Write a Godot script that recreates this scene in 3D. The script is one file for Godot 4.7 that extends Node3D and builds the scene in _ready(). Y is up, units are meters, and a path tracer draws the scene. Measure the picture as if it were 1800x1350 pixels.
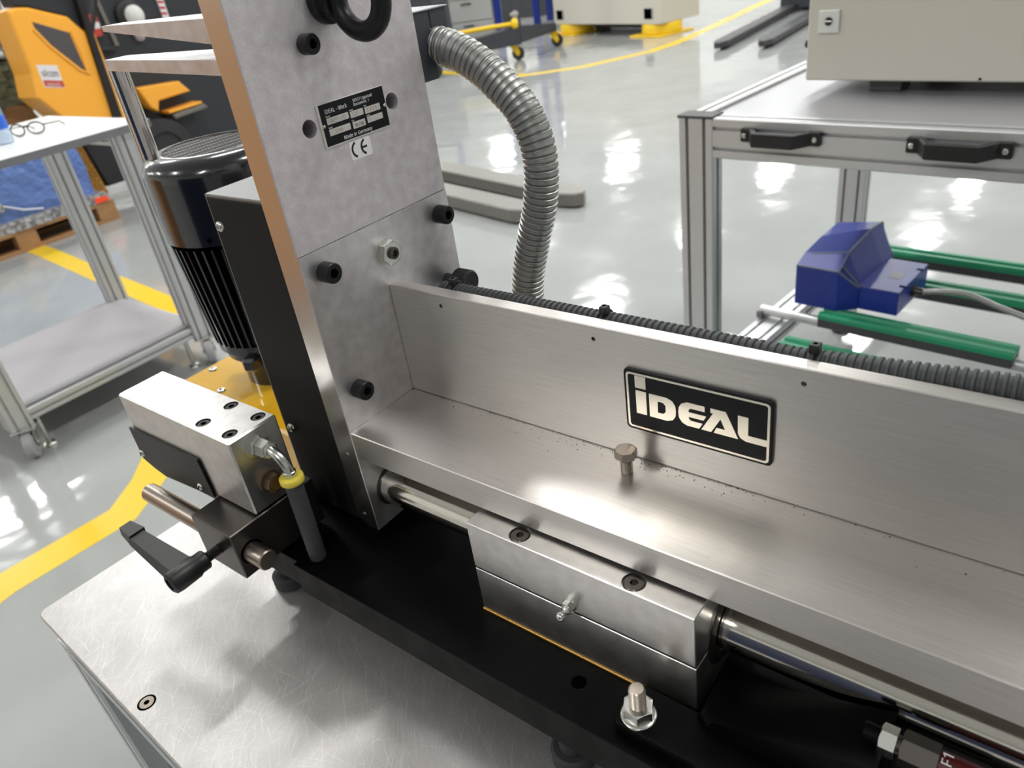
extends Node3D
# Workshop close-up: a bench welding machine of aluminium plates on a steel-topped bench in a factory hall.
# Lengths are millimetres in the machine's axes (x along the rail, y up from the shelf, z to the front); FL is the floor below the shelf.
const FL := 1115.0
var M := {}
var used := {}

# ---------- first: camera, exposure, lamps ----------
const EXPOSURE := 1.5
const GLOW := 6.0
const LAMP := 9.0

func _ready() -> void:
	var cam := Camera3D.new()
	cam.name = "camera"
	cam.transform = Transform3D(Basis(Vector3(0.7884520, -0.1365464, -0.5997487), Vector3(-0.2158531, 0.8516161, -0.4776583), Vector3(0.5759781, 0.5060683, 0.6419845)), (V(418.8774, 305.2934, 277.4124) + V(0, FL, 0)) * 0.001)
	var lens := CameraAttributesPhysical.new()
	lens.frustum_focal_length = 23.79134
	lens.frustum_focus_distance = 0.53
	lens.frustum_near = 0.02
	lens.frustum_far = 200.0
	lens.exposure_aperture = 10.5
	cam.attributes = lens
	cam.fov = 53.53141
	cam.near = 0.02
	cam.far = 200.0
	add_child(cam)
	cam.current = true
	var env := Environment.new()
	env.background_mode = Environment.BG_COLOR
	env.background_color = Color(0.02, 0.02, 0.02)
	env.tonemap_mode = Environment.TONE_MAPPER_LINEAR
	env.tonemap_exposure = EXPOSURE
	env.sdfgi_enabled = true
	env.ssao_enabled = true
	env.ssil_enabled = true
	var we := WorldEnvironment.new()
	we.name = "world_environment"
	we.environment = env
	add_child(we)
	make_materials()
	build_hall()
	build_bench()
	build_machine()
	build_valve_block()
	build_power_unit()
	build_carts()
	build_background()

class Sh:
	var v := PackedVector3Array()
	var n := PackedVector3Array()
	var u := PackedVector2Array()
	var o := Vector3.ZERO
	var t := Transform3D()
	func _init(at := Vector3.ZERO) -> void:
		o = at
	func tri(a: Vector3, b: Vector3, c: Vector3, na: Vector3, nb: Vector3, nc: Vector3, ua = null, ub = null, uc = null) -> void:
		var g := (b - a).cross(c - a)
		if g.length_squared() < 1e-12:
			return
		if ua == null:
			var m := (na + nb + nc).abs()
			if m.y >= m.x and m.y >= m.z:
				ua = Vector2(a.x, a.z); ub = Vector2(b.x, b.z); uc = Vector2(c.x, c.z)
			elif m.z >= m.x:
				ua = Vector2(a.x, a.y); ub = Vector2(b.x, b.y); uc = Vector2(c.x, c.y)
			else:
				ua = Vector2(a.z, a.y); ub = Vector2(b.z, b.y); uc = Vector2(c.z, c.y)
			ua *= 0.01; ub *= 0.01; uc *= 0.01
		if g.dot(na + nb + nc) > 0.0:
			var k = b; b = c; c = k
			k = nb; nb = nc; nc = k
			k = ub; ub = uc; uc = k
		for q in [[a, na, ua], [b, nb, ub], [c, nc, uc]]:
			v.append((t * q[0] - o) * 0.001)
			n.append((t.basis * q[1]).normalized())
			u.append(q[2])
	func quad(a: Vector3, b: Vector3, c: Vector3, d: Vector3, m: Vector3) -> void:
		tri(a, b, c, m, m, m)
		tri(a, c, d, m, m, m)
	func flat(a: Vector3, b: Vector3, c: Vector3, d: Vector3, out: Vector3) -> void:
		var g := (b - a).cross(c - a)
		if g.length_squared() < 1e-9:
			g = (c - a).cross(d - a)
		g = g.normalized()
		quad(a, b, c, d, g if g.dot(out) > 0 else -g)
	func fan(p: Array, m: Vector3) -> void:
		for i in range(1, p.size() - 1):
			tri(p[0], p[i], p[i + 1], m, m, m)
	# a flat rectangle pierced by round holes; each hole [x, y, r, depth] in the rectangle's own axes
	func face(at: Vector3, ux: Vector3, uy: Vector3, w: float, h: float, m: Vector3, holes: Array) -> void:
		if holes.is_empty():
			quad(at, at + ux * w, at + ux * w + uy * h, at + uy * h, m)
			return
		if holes.size() == 1:
			var q: Array = holes[0]
			var ang := []
			for i in 28:
				ang.append(TAU * i / 28)
			for c in [Vector2(0, 0), Vector2(w, 0), Vector2(w, h), Vector2(0, h)]:
				ang.append(fposmod((c - Vector2(q[0], q[1])).angle(), TAU))
			ang.sort()
			for i in ang.size():
				var ci := []
				for a in [ang[i], ang[(i + 1) % ang.size()]]:
					var d := Vector2(cos(a), sin(a))
					var far := 1e9
					if absf(d.x) > 1e-9: far = minf(far, ((w if d.x > 0 else 0.0) - q[0]) / d.x)
					if absf(d.y) > 1e-9: far = minf(far, ((h if d.y > 0 else 0.0) - q[1]) / d.y)
					ci.append([at + ux * (q[0] + d.x * q[2]) + uy * (q[1] + d.y * q[2]), at + ux * (q[0] + d.x * far) + uy * (q[1] + d.y * far), -(ux * d.x + uy * d.y)])
				quad(ci[0][0], ci[0][1], ci[1][1], ci[1][0], m)
				var dn: Vector3 = -m * q[3]
				tri(ci[0][0], ci[1][0], ci[1][0] + dn, ci[0][2], ci[1][2], ci[1][2])
				tri(ci[0][0], ci[1][0] + dn, ci[0][0] + dn, ci[0][2], ci[1][2], ci[0][2])
				tri(at + ux * q[0] + uy * q[1] + dn, ci[0][0] + dn, ci[1][0] + dn, m, m, m)
			return
		for ax in 2:
			var s := holes.duplicate()
			s.sort_custom(func(a, b): return a[ax] < b[ax])
			for i in range(1, s.size()):
				var lo: float = s[i - 1][ax] + s[i - 1][2]
				var hi: float = s[i][ax] - s[i][2]
				if hi > lo + 0.01:
					var cut := (lo + hi) / 2
					var rest := []
					for q in s.slice(i):
						var z: Array = q.duplicate()
						z[ax] -= cut
						rest.append(z)
					if ax == 0:
						face(at, ux, uy, cut, h, m, s.slice(0, i)); face(at + ux * cut, ux, uy, w - cut, h, m, rest)
					else:
						face(at, ux, uy, w, cut, m, s.slice(0, i)); face(at + uy * cut, ux, uy, w, h - cut, m, rest)
					return
	# a box with chamfered edges; holes [centre, outward normal, r, depth]
	func box(a: Vector3, b: Vector3, c := 0.4, holes := []) -> void:
		c = minf(c, minf(minf(b.x - a.x, b.y - a.y), b.z - a.z) * 0.45)
		var ctr := (a + b) / 2
		var hf := (b - a) / 2
		for ax in 3:
			for s in [-1.0, 1.0]:
				var m := Vector3.ZERO; m[ax] = s
				var ux := Vector3.ZERO; ux[(ax + 1) % 3] = 1.0
				var uy := Vector3.ZERO; uy[(ax + 2) % 3] = 1.0
				var w: float = 2 * (hf[(ax + 1) % 3] - c)
				var h: float = 2 * (hf[(ax + 2) % 3] - c)
				var at := ctr + m * hf[ax] - ux * w / 2 - uy * h / 2
				var hs := []
				for q in holes:
					if q[1].dot(m) > 0.9:
						hs.append([(q[0] - at).dot(ux), (q[0] - at).dot(uy), q[2], q[3]])
				face(at, ux, uy, w, h, m, hs)
		if c <= 0.0:
			return
		for ax in 3:
			var i := (ax + 1) % 3
			var j := (ax + 2) % 3
			for si in [-1.0, 1.0]:
				for sj in [-1.0, 1.0]:
					var e := []
					for s in [-1.0, 1.0]:
						var p := Vector3.ZERO; p[ax] = s * (hf[ax] - c); p[i] = si * hf[i]; p[j] = sj * (hf[j] - c)
						var q := Vector3.ZERO; q[ax] = s * (hf[ax] - c); q[i] = si * (hf[i] - c); q[j] = sj * hf[j]
						e.append([ctr + p, ctr + q])
					var m := Vector3.ZERO; m[i] = si; m[j] = sj
					quad(e[0][0], e[1][0], e[1][1], e[0][1], m.normalized())
		for sx in [-1.0, 1.0]:
			for sy in [-1.0, 1.0]:
				for sz in [-1.0, 1.0]:
					var s := Vector3(sx, sy, sz)
					var k := hf * s
					fan([ctr + k - Vector3(0, sy * c, sz * c), ctr + k - Vector3(sx * c, 0, sz * c), ctr + k - Vector3(sx * c, sy * c, 0)], s.normalized())
	func frame(d: Vector3) -> Array:
		d = d.normalized()
		var a := d.cross(Vector3.UP if absf(d.y) < 0.9 else Vector3.RIGHT).normalized()
		return [a, d.cross(a)]
	# turned shape: prof is [[radius, distance along d], ...]
	func lathe(at: Vector3, d: Vector3, prof: Array, seg := 28) -> void:
		d = d.normalized()
		var f := frame(d)
		var nn := []
		for i in prof.size() - 1:
			var e := Vector2(prof[i + 1][0] - prof[i][0], prof[i + 1][1] - prof[i][1])
			nn.append(Vector2(e.y, -e.x).normalized())
		for i in prof.size() - 1:
			var n0: Vector2 = nn[i]
			var n1: Vector2 = nn[i]
			if i > 0 and nn[i - 1].dot(nn[i]) > 0.75: n0 = (nn[i - 1] + nn[i]).normalized()
			if i < nn.size() - 1 and nn[i + 1].dot(nn[i]) > 0.75: n1 = (nn[i + 1] + nn[i]).normalized()
			for k in seg:
				var q := []
				for kk in [k, k + 1]:
					var a: float = TAU * kk / seg
					var r: Vector3 = f[0] * cos(a) + f[1] * sin(a)
					q.append([at + r * prof[i][0] + d * prof[i][1], r * n0.x + d * n0.y, at + r * prof[i + 1][0] + d * prof[i + 1][1], r * n1.x + d * n1.y])
				var ua := Vector2(prof[i][1] * 0.01, k / 8.0)
				var ub := Vector2(prof[i + 1][1] * 0.01, k / 8.0)
				var du := Vector2(0, 0.125)
				tri(q[0][0], q[1][0], q[1][2], q[0][1], q[1][1], q[1][3], ua, ua + du, ub + du)
				tri(q[0][0], q[1][2], q[0][2], q[0][1], q[1][3], q[0][3], ua, ub + du, ub)
	func cyl(at: Vector3, d: Vector3, r: float, h: float, c := 0.5, seg := 28) -> void:
		lathe(at, d, [[0, 0], [r - c, 0], [r, c], [r, h - c], [r - c, h], [0, h]], seg)
	# extruded outline in the plane (ux, uy), length l along ux x uy; c chamfers both ends
	func prism(poly: Array, at: Vector3, ux: Vector3, uy: Vector3, l: float, c := 0.0) -> void:
		var p := PackedVector2Array(poly)
		if Geometry2D.is_polygon_clockwise(p):
			p.reverse()
		var uz := ux.cross(uy).normalized()
		var ins := PackedVector2Array()
		for i in p.size():
			var e0 := (p[i] - p[i - 1]).normalized()
			var e1 := (p[(i + 1) % p.size()] - p[i]).normalized()
			var m := Vector2(-e0.y, e0.x) + Vector2(-e1.y, e1.x)
			ins.append(p[i] + m / maxf(0.3, m.length_squared() / 2.0) * c)
		var ids := Geometry2D.triangulate_polygon(ins)
		for i in range(0, ids.size(), 3):
			for e in [[0.0, -uz], [l, uz]]:
				var q := []
				for k in 3:
					q.append(at + ux * ins[ids[i + k]].x + uy * ins[ids[i + k]].y + uz * e[0])
				tri(q[0], q[1], q[2], e[1], e[1], e[1])
		for i in p.size():
			var j := (i + 1) % p.size()
			var e := (p[j] - p[i]).normalized()
			var m := ux * e.y - uy * e.x
			var a := at + ux * p[i].x + uy * p[i].y
			var b := at + ux * p[j].x + uy * p[j].y
			quad(a + uz * c, b + uz * c, b + uz * (l - c), a + uz * (l - c), m)
			if c > 0.0:
				var ai := at + ux * ins[i].x + uy * ins[i].y
				var bi := at + ux * ins[j].x + uy * ins[j].y
				quad(a + uz * c, b + uz * c, bi, ai, (m - uz).normalized())
				quad(a + uz * (l - c), b + uz * (l - c), bi + uz * l, ai + uz * l, (m + uz).normalized())
	# two outlines of the same count joined by flat walls and closed (for tapered blocks)
	func loft(pa: Array, pb: Array) -> void:
		var ca := Vector3.ZERO
		var cb := Vector3.ZERO
		for q in pa: ca += q / pa.size()
		for q in pb: cb += q / pb.size()
		for i in pa.size():
			var j := (i + 1) % pa.size()
			var mid: Vector3 = (pa[i] + pa[j] + pb[i] + pb[j]) / 4
			flat(pa[i], pa[j], pb[j], pb[i], mid - (ca + cb) / 2)
		var na: Vector3 = (pa[1] - pa[0]).cross(pa[2] - pa[0]).normalized()
		var nb: Vector3 = (pb[1] - pb[0]).cross(pb[2] - pb[0]).normalized()
		fan(pa, na if na.dot(ca - cb) > 0 else -na)
		fan(pb, nb if nb.dot(cb - ca) > 0 else -nb)
	# a tube along points; rad(k) or a number gives the radius, caps are flat
	func tube(pts: Array, rad, seg := 20, caps := true) -> void:
		var fx := []
		var rs := []
		var tans := []
		var run := 0.0
		for i in pts.size():
			var tg: Vector3 = (pts[mini(i + 1, pts.size() - 1)] - pts[maxi(i - 1, 0)]).normalized()
			tans.append(tg)
			if i == 0:
				fx.append(frame(tg)[0])
			else:
				fx.append((fx[i - 1] - tg * fx[i - 1].dot(tg)).normalized())
			rs.append(rad[i] if rad is Array else rad)
		for i in pts.size() - 1:
			var len: float = (pts[i + 1] - pts[i]).length()
			var rows := []
			for k in [i, i + 1]:
				var i0 := maxi(k - 1, 0)
				var i1 := mini(k + 1, pts.size() - 1)
				var slope: float = (rs[i1] - rs[i0]) / maxf(1e-4, (pts[i1] - pts[i0]).length())
				var row := []
				for s in seg + 1:
					var a := TAU * s / seg
					var r: Vector3 = fx[k] * cos(a) + tans[k].cross(fx[k]) * sin(a)
					row.append([pts[k] + r * rs[k], r - tans[k] * slope])
				rows.append(row)
			for s in seg:
				var ua := Vector2(run * 0.01, s / 8.0)
				var ub := Vector2((run + len) * 0.01, s / 8.0)
				var du := Vector2(0, 0.125)
				var A: Array = rows[0][s]; var B: Array = rows[0][s + 1]; var C: Array = rows[1][s + 1]; var D: Array = rows[1][s]
				tri(A[0], B[0], C[0], A[1], B[1], C[1], ua, ua + du, ub + du)
				tri(A[0], C[0], D[0], A[1], C[1], D[1], ua, ub + du, ub)
			run += len
		if caps:
			for e in [0, pts.size() - 1]:
				var ring := []
				for s in seg:
					var a := TAU * s / seg
					ring.append(pts[e] + (fx[e] * cos(a) + tans[e].cross(fx[e]) * sin(a)) * rs[e])
				fan(ring, tans[e] * (-1.0 if e == 0 else 1.0))
	# socket head cap screw with a hexagon socket, head seated at p
	func screw(p: Vector3, d: Vector3, r: float, h: float, sock := 0.5) -> void:
		d = d.normalized()
		var f := frame(d)
		lathe(p, d, [[r * 0.97, 0], [r, r * 0.05], [r, h - r * 0.1], [r * 0.9, h]], 30)
		var hexa := []
		var circ := []
		var rh := r * sock
		for i in 30:
			var a := TAU * i / 30
			var k := fposmod(a, TAU / 6) - TAU / 12
			var hr := rh * cos(TAU / 12) / cos(k)
			var e: Vector3 = f[0] * cos(a) + f[1] * sin(a)
			hexa.append(p + d * h + e * hr)
			circ.append(p + d * h + e * r * 0.9)
		var dp := -d * minf(h * 0.9, r * 0.8)
		for i in 30:
			var j := (i + 1) % 30
			quad(circ[i], circ[j], hexa[j], hexa[i], d)
			flat(hexa[i], hexa[j], hexa[j] + dp, hexa[i] + dp, p - hexa[i])
			tri(p + d * h + dp, hexa[i] + dp, hexa[j] + dp, d, d, d)
	func hexnut(p: Vector3, d: Vector3, af: float, h: float, turn := 0.0, bore := 0.0) -> void:
		d = d.normalized()
		var f := frame(d)
		var lo := []
		var hi := []
		var rim := []
		for i in 24:
			var a := TAU * i / 24 + turn
			var k := fposmod(a - turn, TAU / 6) - TAU / 12
			var e: Vector3 = f[0] * cos(a) + f[1] * sin(a)
			var hr := af / 2 / cos(k)
			lo.append(p + e * hr)
			hi.append(p + e * hr + d * (h - (hr - af / 2) * 0.6))
			rim.append(p + e * af * 0.475 + d * h)
		for i in 24:
			var j := (i + 1) % 24
			var k := i / 4
			var am := TAU * (k + 0.5) / 6 + turn
			var m: Vector3 = f[0] * cos(am) + f[1] * sin(am)
			quad(lo[i], lo[j], hi[j], hi[i], m)
			quad(hi[i], hi[j], rim[j], rim[i], (m * 0.5 + d).normalized())
			tri(p + d * h, rim[i], rim[j], d, d, d)
			tri(p, lo[i], lo[j], -d, -d, -d)
	func thread(p: Vector3, d: Vector3, r: float, l: float, pitch := 1.25) -> void:
		var pr := [[r * 0.85, 0.0]]
		var s := 0.0
		while s < l - r * 0.15 - pitch:
			pr.append([r * 0.84, s + 0.05 * pitch]); pr.append([r, s + pitch * 0.45]); pr.append([r, s + pitch * 0.6]); pr.append([r * 0.84, s + pitch])
			s += pitch
		pr.append([r * 0.97, s + pitch * 0.3]); pr.append([r * 0.97, l - r * 0.15]); pr.append([r * 0.8, l]); pr.append([0, l])
		lathe(p, d, pr, 24)
	func mesh() -> ArrayMesh:
		var a := []
		a.resize(Mesh.ARRAY_MAX)
		a[Mesh.ARRAY_VERTEX] = v; a[Mesh.ARRAY_NORMAL] = n; a[Mesh.ARRAY_TEX_UV] = u
		var m := ArrayMesh.new()
		m.add_surface_from_arrays(Mesh.PRIMITIVE_TRIANGLES, a)
		return m

func V(x: float, y: float, z: float) -> Vector3:
	return Vector3(x, y, z)

func numbered(called: String) -> String:
	if not used.has(called):
		used[called] = 0
		return called
	used[called] += 1
	return "%s_%03d" % [called, used[called]]

func meta(o: Node, label := "", category := "", group := "", kind := "") -> void:
	if label: o.set_meta("label", label)
	if category: o.set_meta("category", category)
	if group: o.set_meta("group", group)
	if kind: o.set_meta("kind", kind)

# a thing: a Node3D at its base (millimetres, machine axes), turned about y; its parts are its children
func thing(called: String, label: String, category: String, at: Vector3, turn := 0.0, group := "") -> Node3D:
	var o := Node3D.new()
	o.name = numbered(called)
	add_child(o)
	o.position = (at + V(0, FL, 0)) * 0.001
	o.rotation.y = turn
	meta(o, label, category, group)
	return o

func part(called: String, sh: Sh, m: Material, parent: Node, label := "") -> MeshInstance3D:
	var o := MeshInstance3D.new()
	o.name = called
	o.mesh = sh.mesh()
	o.material_override = m
	parent.add_child(o, true)
	if label: o.set_meta("label", label)
	return o

# one mesh as a thing of its own
func single(called: String, sh: Sh, m: Material, label: String, category: String, at: Vector3, turn := 0.0, group := "", kind := "") -> MeshInstance3D:
	var o := MeshInstance3D.new()
	o.name = numbered(called)
	o.mesh = sh.mesh()
	o.material_override = m
	add_child(o)
	o.position = (at + V(0, FL, 0)) * 0.001
	o.rotation.y = turn
	meta(o, label, category, group, kind)
	return o

# raised print: its lower left corner at «at», h high (a capital) and wide across, in millimetres
func lettering(s: String, m: Material, parent: Node, at: Vector3, b: Basis, h: float, wide: float, font := "Droid Sans", called := "lettering") -> void:
	var tm := TextMesh.new()
	var f := SystemFont.new()
	f.font_names = PackedStringArray([font])
	tm.font = f
	tm.text = s
	tm.font_size = 64
	tm.pixel_size = h * 0.001 / (0.714 * 64)
	tm.depth = 0.00012
	tm.horizontal_alignment = HORIZONTAL_ALIGNMENT_LEFT
	var o := MeshInstance3D.new()
	o.name = called
	o.mesh = tm
	o.material_override = m
	parent.add_child(o, true)
	var bb := tm.get_aabb()
	var ref := TextMesh.new()
	ref.font = f
	ref.text = "H"
	ref.font_size = 64
	ref.pixel_size = tm.pixel_size
	var hb := _extent(ref)
	bb = _extent(tm)
	var sq := wide * 0.001 / bb.size.x
	var sy := h * 0.001 / hb.size.y
	o.transform = Transform3D(Basis(b.x * sq, b.y * sy, b.z), at * 0.001 - b.x * sq * bb.position.x - b.y * sy * hb.position.y)

func _extent(m: Mesh) -> AABB:
	var pts: PackedVector3Array = m.surface_get_arrays(0)[Mesh.ARRAY_VERTEX]
	var bb := AABB(pts[0], Vector3.ZERO)
	for q in pts:
		bb = bb.expand(q)
	return bb

# ---------- materials ----------
func mat(called: String, c: Color, rough: float, metal := 0.0, extra := {}) -> StandardMaterial3D:
	var m := StandardMaterial3D.new()
	m.resource_name = called
	m.albedo_color = c
	m.roughness = rough
	m.metallic = metal
	for k in extra:
		m.set(k, extra[k])
	M[called] = m
	return m

func noise_image(w: int, h: int, seed_: int, freq: float, octaves := 4) -> Image:
	var f := FastNoiseLite.new()
	f.seed = seed_
	f.noise_type = FastNoiseLite.TYPE_SIMPLEX_SMOOTH
	f.frequency = freq
	f.fractal_octaves = octaves
	return f.get_seamless_image(w, h)

# remap a grey picture to the range lo..hi
func ranged(im: Image, lo: float, hi: float, tint := Color.WHITE) -> ImageTexture:
	im.convert(Image.FORMAT_L8)
	var d := im.get_data()
	var a := 255
	var b := 0
	for x in d:
		a = mini(a, x); b = maxi(b, x)
	var outd := PackedByteArray()
	if tint == Color.WHITE:
		outd.resize(d.size())
		for i in d.size():
			outd[i] = int(clampf(lerpf(lo, hi, float(d[i] - a) / maxf(1.0, b - a)), 0, 1) * 255)
		return ImageTexture.create_from_image(Image.create_from_data(im.get_width(), im.get_height(), false, Image.FORMAT_L8, outd))
	outd.resize(d.size() * 3)
	for i in d.size():
		var t := float(d[i] - a) / maxf(1.0, b - a)
		var c := Color(lo, lo, lo).lerp(Color(hi, hi, hi), t) * Color.WHITE.lerp(tint, 1.0 - t)
		outd[i * 3] = int(clampf(c.r, 0, 1) * 255); outd[i * 3 + 1] = int(clampf(c.g, 0, 1) * 255); outd[i * 3 + 2] = int(clampf(c.b, 0, 1) * 255)
	return ImageTexture.create_from_image(Image.create_from_data(im.get_width(), im.get_height(), false, Image.FORMAT_RGB8, outd))

func streaks(seed_: int, w := 7, h := 512) -> Image:
	var im := noise_image(w, h, seed_, 0.35, 3)
	im.convert(Image.FORMAT_L8)
	im.resize(512, 512, Image.INTERPOLATE_CUBIC)
	return im

# a worn sheet: straight and curved scratches of all directions drawn over a mottled ground
func scratched(rng: RandomNumberGenerator, size: int, count: int, along: float, base: Image, light: float, dark: float) -> Image:
	var im := base
	im.convert(Image.FORMAT_L8)
	for k in count:
		var p := Vector2(rng.randf(), rng.randf()) * size
		var a := along + rng.randfn(0.0, 0.25) if rng.randf() < 0.6 else rng.randf() * TAU
		var len := rng.randf_range(15, 130) * (1.0 if rng.randf() < 0.85 else 2.2)
		var bend := rng.randfn(0.0, 0.0015)
		var up := rng.randf() < 0.75
		var str := rng.randf_range(0.25, 1.0)
		for s in int(len):
			var q := Vector2i(posmod(int(p.x), size), posmod(int(p.y), size))
			var g := im.get_pixel(q.x, q.y).r
			g = lerpf(g, light if up else dark, str * sin(PI * s / len))
			im.set_pixel(q.x, q.y, Color(g, g, g))
			p += Vector2(cos(a), sin(a))
			a += bend
	return im

func normal_of(im: Image, strength: float) -> ImageTexture:
	var k: Image = im.duplicate()
	k.convert(Image.FORMAT_RGBA8)
	k.bump_map_to_normal_map(strength)
	return ImageTexture.create_from_image(k)

func make_materials() -> void:
	var rng := RandomNumberGenerator.new()
	rng.seed = 7
	var mottle := noise_image(512, 512, 3, 0.012, 5)
	var grain := noise_image(512, 512, 5, 0.09, 3)
	var st1 := streaks(11)
	var st2 := streaks(23)
	var blot := noise_image(256, 256, 31, 0.02, 4)
	# rolled and lightly ground aluminium of the upright: mottled, faintly pink grey
	var cast_mix := mottle.duplicate() as Image
	cast_mix.convert(Image.FORMAT_L8)
	var gm := grain.duplicate() as Image
	gm.convert(Image.FORMAT_L8)
	for y in 512:
		for x in 512:
			var g: float = cast_mix.get_pixel(x, y).r * 0.6 + gm.get_pixel(x, y).r * 0.4
			cast_mix.set_pixel(x, y, Color(g, g, g))
	mat("aluminium_rolled", Color(0.965, 0.95, 0.96), 1.0, 0.9, {"albedo_texture": ranged(cast_mix.duplicate(), 0.84, 0.94, Color(1.0, 0.965, 0.98)), "roughness_texture": ranged(cast_mix.duplicate(), 0.62, 0.5), "uv1_scale": V(1.1, 1.1, 1)})
	mat("aluminium_ground", Color(0.935, 0.92, 0.93), 1.0, 0.95, {"albedo_texture": ranged(mottle.duplicate(), 0.82, 0.92), "roughness_texture": ranged(blot.duplicate(), 0.33, 0.45), "anisotropy_enabled": true, "anisotropy": -0.45})
	mat("aluminium_brushed", Color(0.94, 0.92, 0.9), 1.0, 1.0, {"albedo_texture": ranged(st1.duplicate(), 0.8, 0.93), "roughness_texture": ranged(st2.duplicate(), 0.3, 0.46), "normal_enabled": true, "normal_texture": normal_of(st1, 1.0), "normal_scale": 0.1, "anisotropy_enabled": true, "anisotropy": -0.6, "uv1_scale": V(0.7, 2.2, 1)})
	mat("aluminium_milled", Color(0.9, 0.89, 0.88), 1.0, 1.0, {"albedo_texture": ranged(mottle.duplicate(), 0.86, 0.95), "roughness_texture": ranged(mottle.duplicate(), 0.3, 0.34), "anisotropy_enabled": true, "anisotropy": -0.35, "uv1_scale": V(0.9, 0.9, 1)})
	mat("edge_milled", Color(0.88, 0.87, 0.86), 0.24, 1.0, {"anisotropy_enabled": true, "anisotropy": -0.4})
	mat("steel_polished", Color(0.86, 0.84, 0.8), 0.13, 1.0, {"roughness_texture": ranged(st1.duplicate(), 0.7, 1.0), "uv1_scale": V(0.6, 1.0, 1)})
	mat("chrome", Color(0.78, 0.76, 0.74), 0.09, 1.0)
	mat("zinc", Color(0.8, 0.8, 0.78), 0.27, 1.0)
	mat("stainless_worn", Color(0.66, 0.62, 0.58), 0.34, 1.0)
	mat("steel_dark", Color(0.36, 0.34, 0.33), 0.32, 0.9)
	mat("oxide_black", Color(0.075, 0.078, 0.085), 0.42, 0.35)
	mat("paint_black", Color(0.022, 0.022, 0.025), 0.5, 0.0, {"metallic_specular": 0.22, "roughness_texture": ranged(blot.duplicate(), 0.75, 1.0), "uv1_scale": V(0.8, 0.8, 1)})
	mat("cover_black", Color(0.1, 0.1, 0.098), 0.6, 0.0, {"metallic_specular": 0.3})
	mat("plastic_black", Color(0.085, 0.085, 0.09), 0.45, 0.0)
	mat("rubber", Color(0.17, 0.17, 0.18), 0.7, 0.0)
	mat("hole", Color(0.018, 0.018, 0.018), 0.9, 0.0, {"metallic_specular": 0.05})
	mat("hose_rubber", Color(0.24, 0.245, 0.255), 0.6, 0.0)
	mat("cable_grey", Color(0.22, 0.225, 0.235), 0.55, 0.0)
	mat("conduit", Color(0.66, 0.66, 0.65), 0.42, 0.85, {"roughness_texture": ranged(grain.duplicate(), 0.8, 1.2)})
	mat("motor_paint", Color(0.04, 0.05, 0.075), 0.2, 0.0, {"clearcoat_enabled": true, "clearcoat": 0.8, "clearcoat_roughness": 0.08})
	mat("tank_yellow", Color(0.9, 0.69, 0.14), 0.16, 0.0, {"clearcoat_enabled": true, "clearcoat": 0.7, "clearcoat_roughness": 0.06, "normal_enabled": true, "normal_texture": normal_of(blot, 2.0), "normal_scale": 0.1})
	mat("seal_yellow", Color(0.88, 0.8, 0.3), 0.5)
	mat("brass", Color(0.75, 0.6, 0.32), 0.35, 0.9)
	mat("bronze_dull", Color(0.5, 0.43, 0.34), 0.4, 0.9)
	mat("plate_black", Color(0.045, 0.05, 0.065), 0.4, 0.0, {"metallic_specular": 0.35})
	mat("edge_grey", Color(0.5, 0.5, 0.52), 0.5)
	mat("plate_silver", Color(0.82, 0.8, 0.78), 0.4, 0.5)
	mat("badge_silver", Color(0.93, 0.9, 0.84), 0.22, 0.85)
	mat("print_white", Color(0.88, 0.88, 0.88), 0.5)
	mat("print_grey", Color(0.6, 0.57, 0.55), 0.5, 0.3)
	mat("print_black", Color(0.05, 0.05, 0.06), 0.5)
	mat("sticker_white", Color(0.9, 0.89, 0.9), 0.45)
	mat("sticker_red", Color(0.76, 0.25, 0.22), 0.45)
	mat("hose_red", Color(0.3, 0.03, 0.04), 0.4)
	# scratched steel sheet of the bench
	var sheet := scratched(rng, 1024, 3400, 0.75, _mid(mottle, 1024), 0.85, 0.25)
	var flat := Image.create(1024, 1024, false, Image.FORMAT_L8)
	flat.fill(Color(0.5, 0.5, 0.5))
	rng.seed = 7
	var cuts := scratched(rng, 1024, 3400, 0.75, flat, 0.85, 0.25)
	mat("bench_sheet", Color(0.89, 0.875, 0.87), 1.0, 0.8, {"albedo_texture": ranged(sheet.duplicate(), 0.78, 1.0), "roughness_texture": ranged(cuts.duplicate(), 0.36, 0.5), "normal_enabled": true, "normal_texture": normal_of(cuts, 2.5), "normal_scale": 0.14, "uv1_scale": V(0.32, 0.32, 1)})
	mat("profile", Color(0.8, 0.805, 0.81), 0.42, 0.75)
	mat("profile_dark", Color(0.5, 0.5, 0.51), 0.45, 0.6)
	mat("laminate_white", Color(0.86, 0.865, 0.85), 0.4)
	mat("laminate_grey", Color(0.68, 0.67, 0.69), 0.5)
	mat("sheet_grey", Color(0.72, 0.72, 0.74), 0.34, 0.6)
	mat("cabinet_white", Color(0.8, 0.785, 0.74), 0.42)
	mat("cap_grey", Color(0.26, 0.26, 0.27), 0.5)
	mat("blue_paint", Color(0.13, 0.21, 0.58), 0.36)
	mat("blue_worn", Color(0.45, 0.48, 0.5), 0.5)
	mat("green_plastic", Color(0.1, 0.58, 0.41), 0.4)
	mat("rack_blue", Color(0.05, 0.16, 0.5), 0.4)
	mat("machine_grey", Color(0.22, 0.23, 0.26), 0.45)
	mat("drawer_grey", Color(0.66, 0.66, 0.65), 0.45)
	mat("yellow_paint", Color(0.93, 0.77, 0.12), 0.4)
	mat("yellow_dirty", Color(0.95, 0.76, 0.3), 0.5, 0.0, {"albedo_texture": ranged(blot.duplicate(), 0.55, 1.0, Color(0.8, 0.6, 0.4))})
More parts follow.
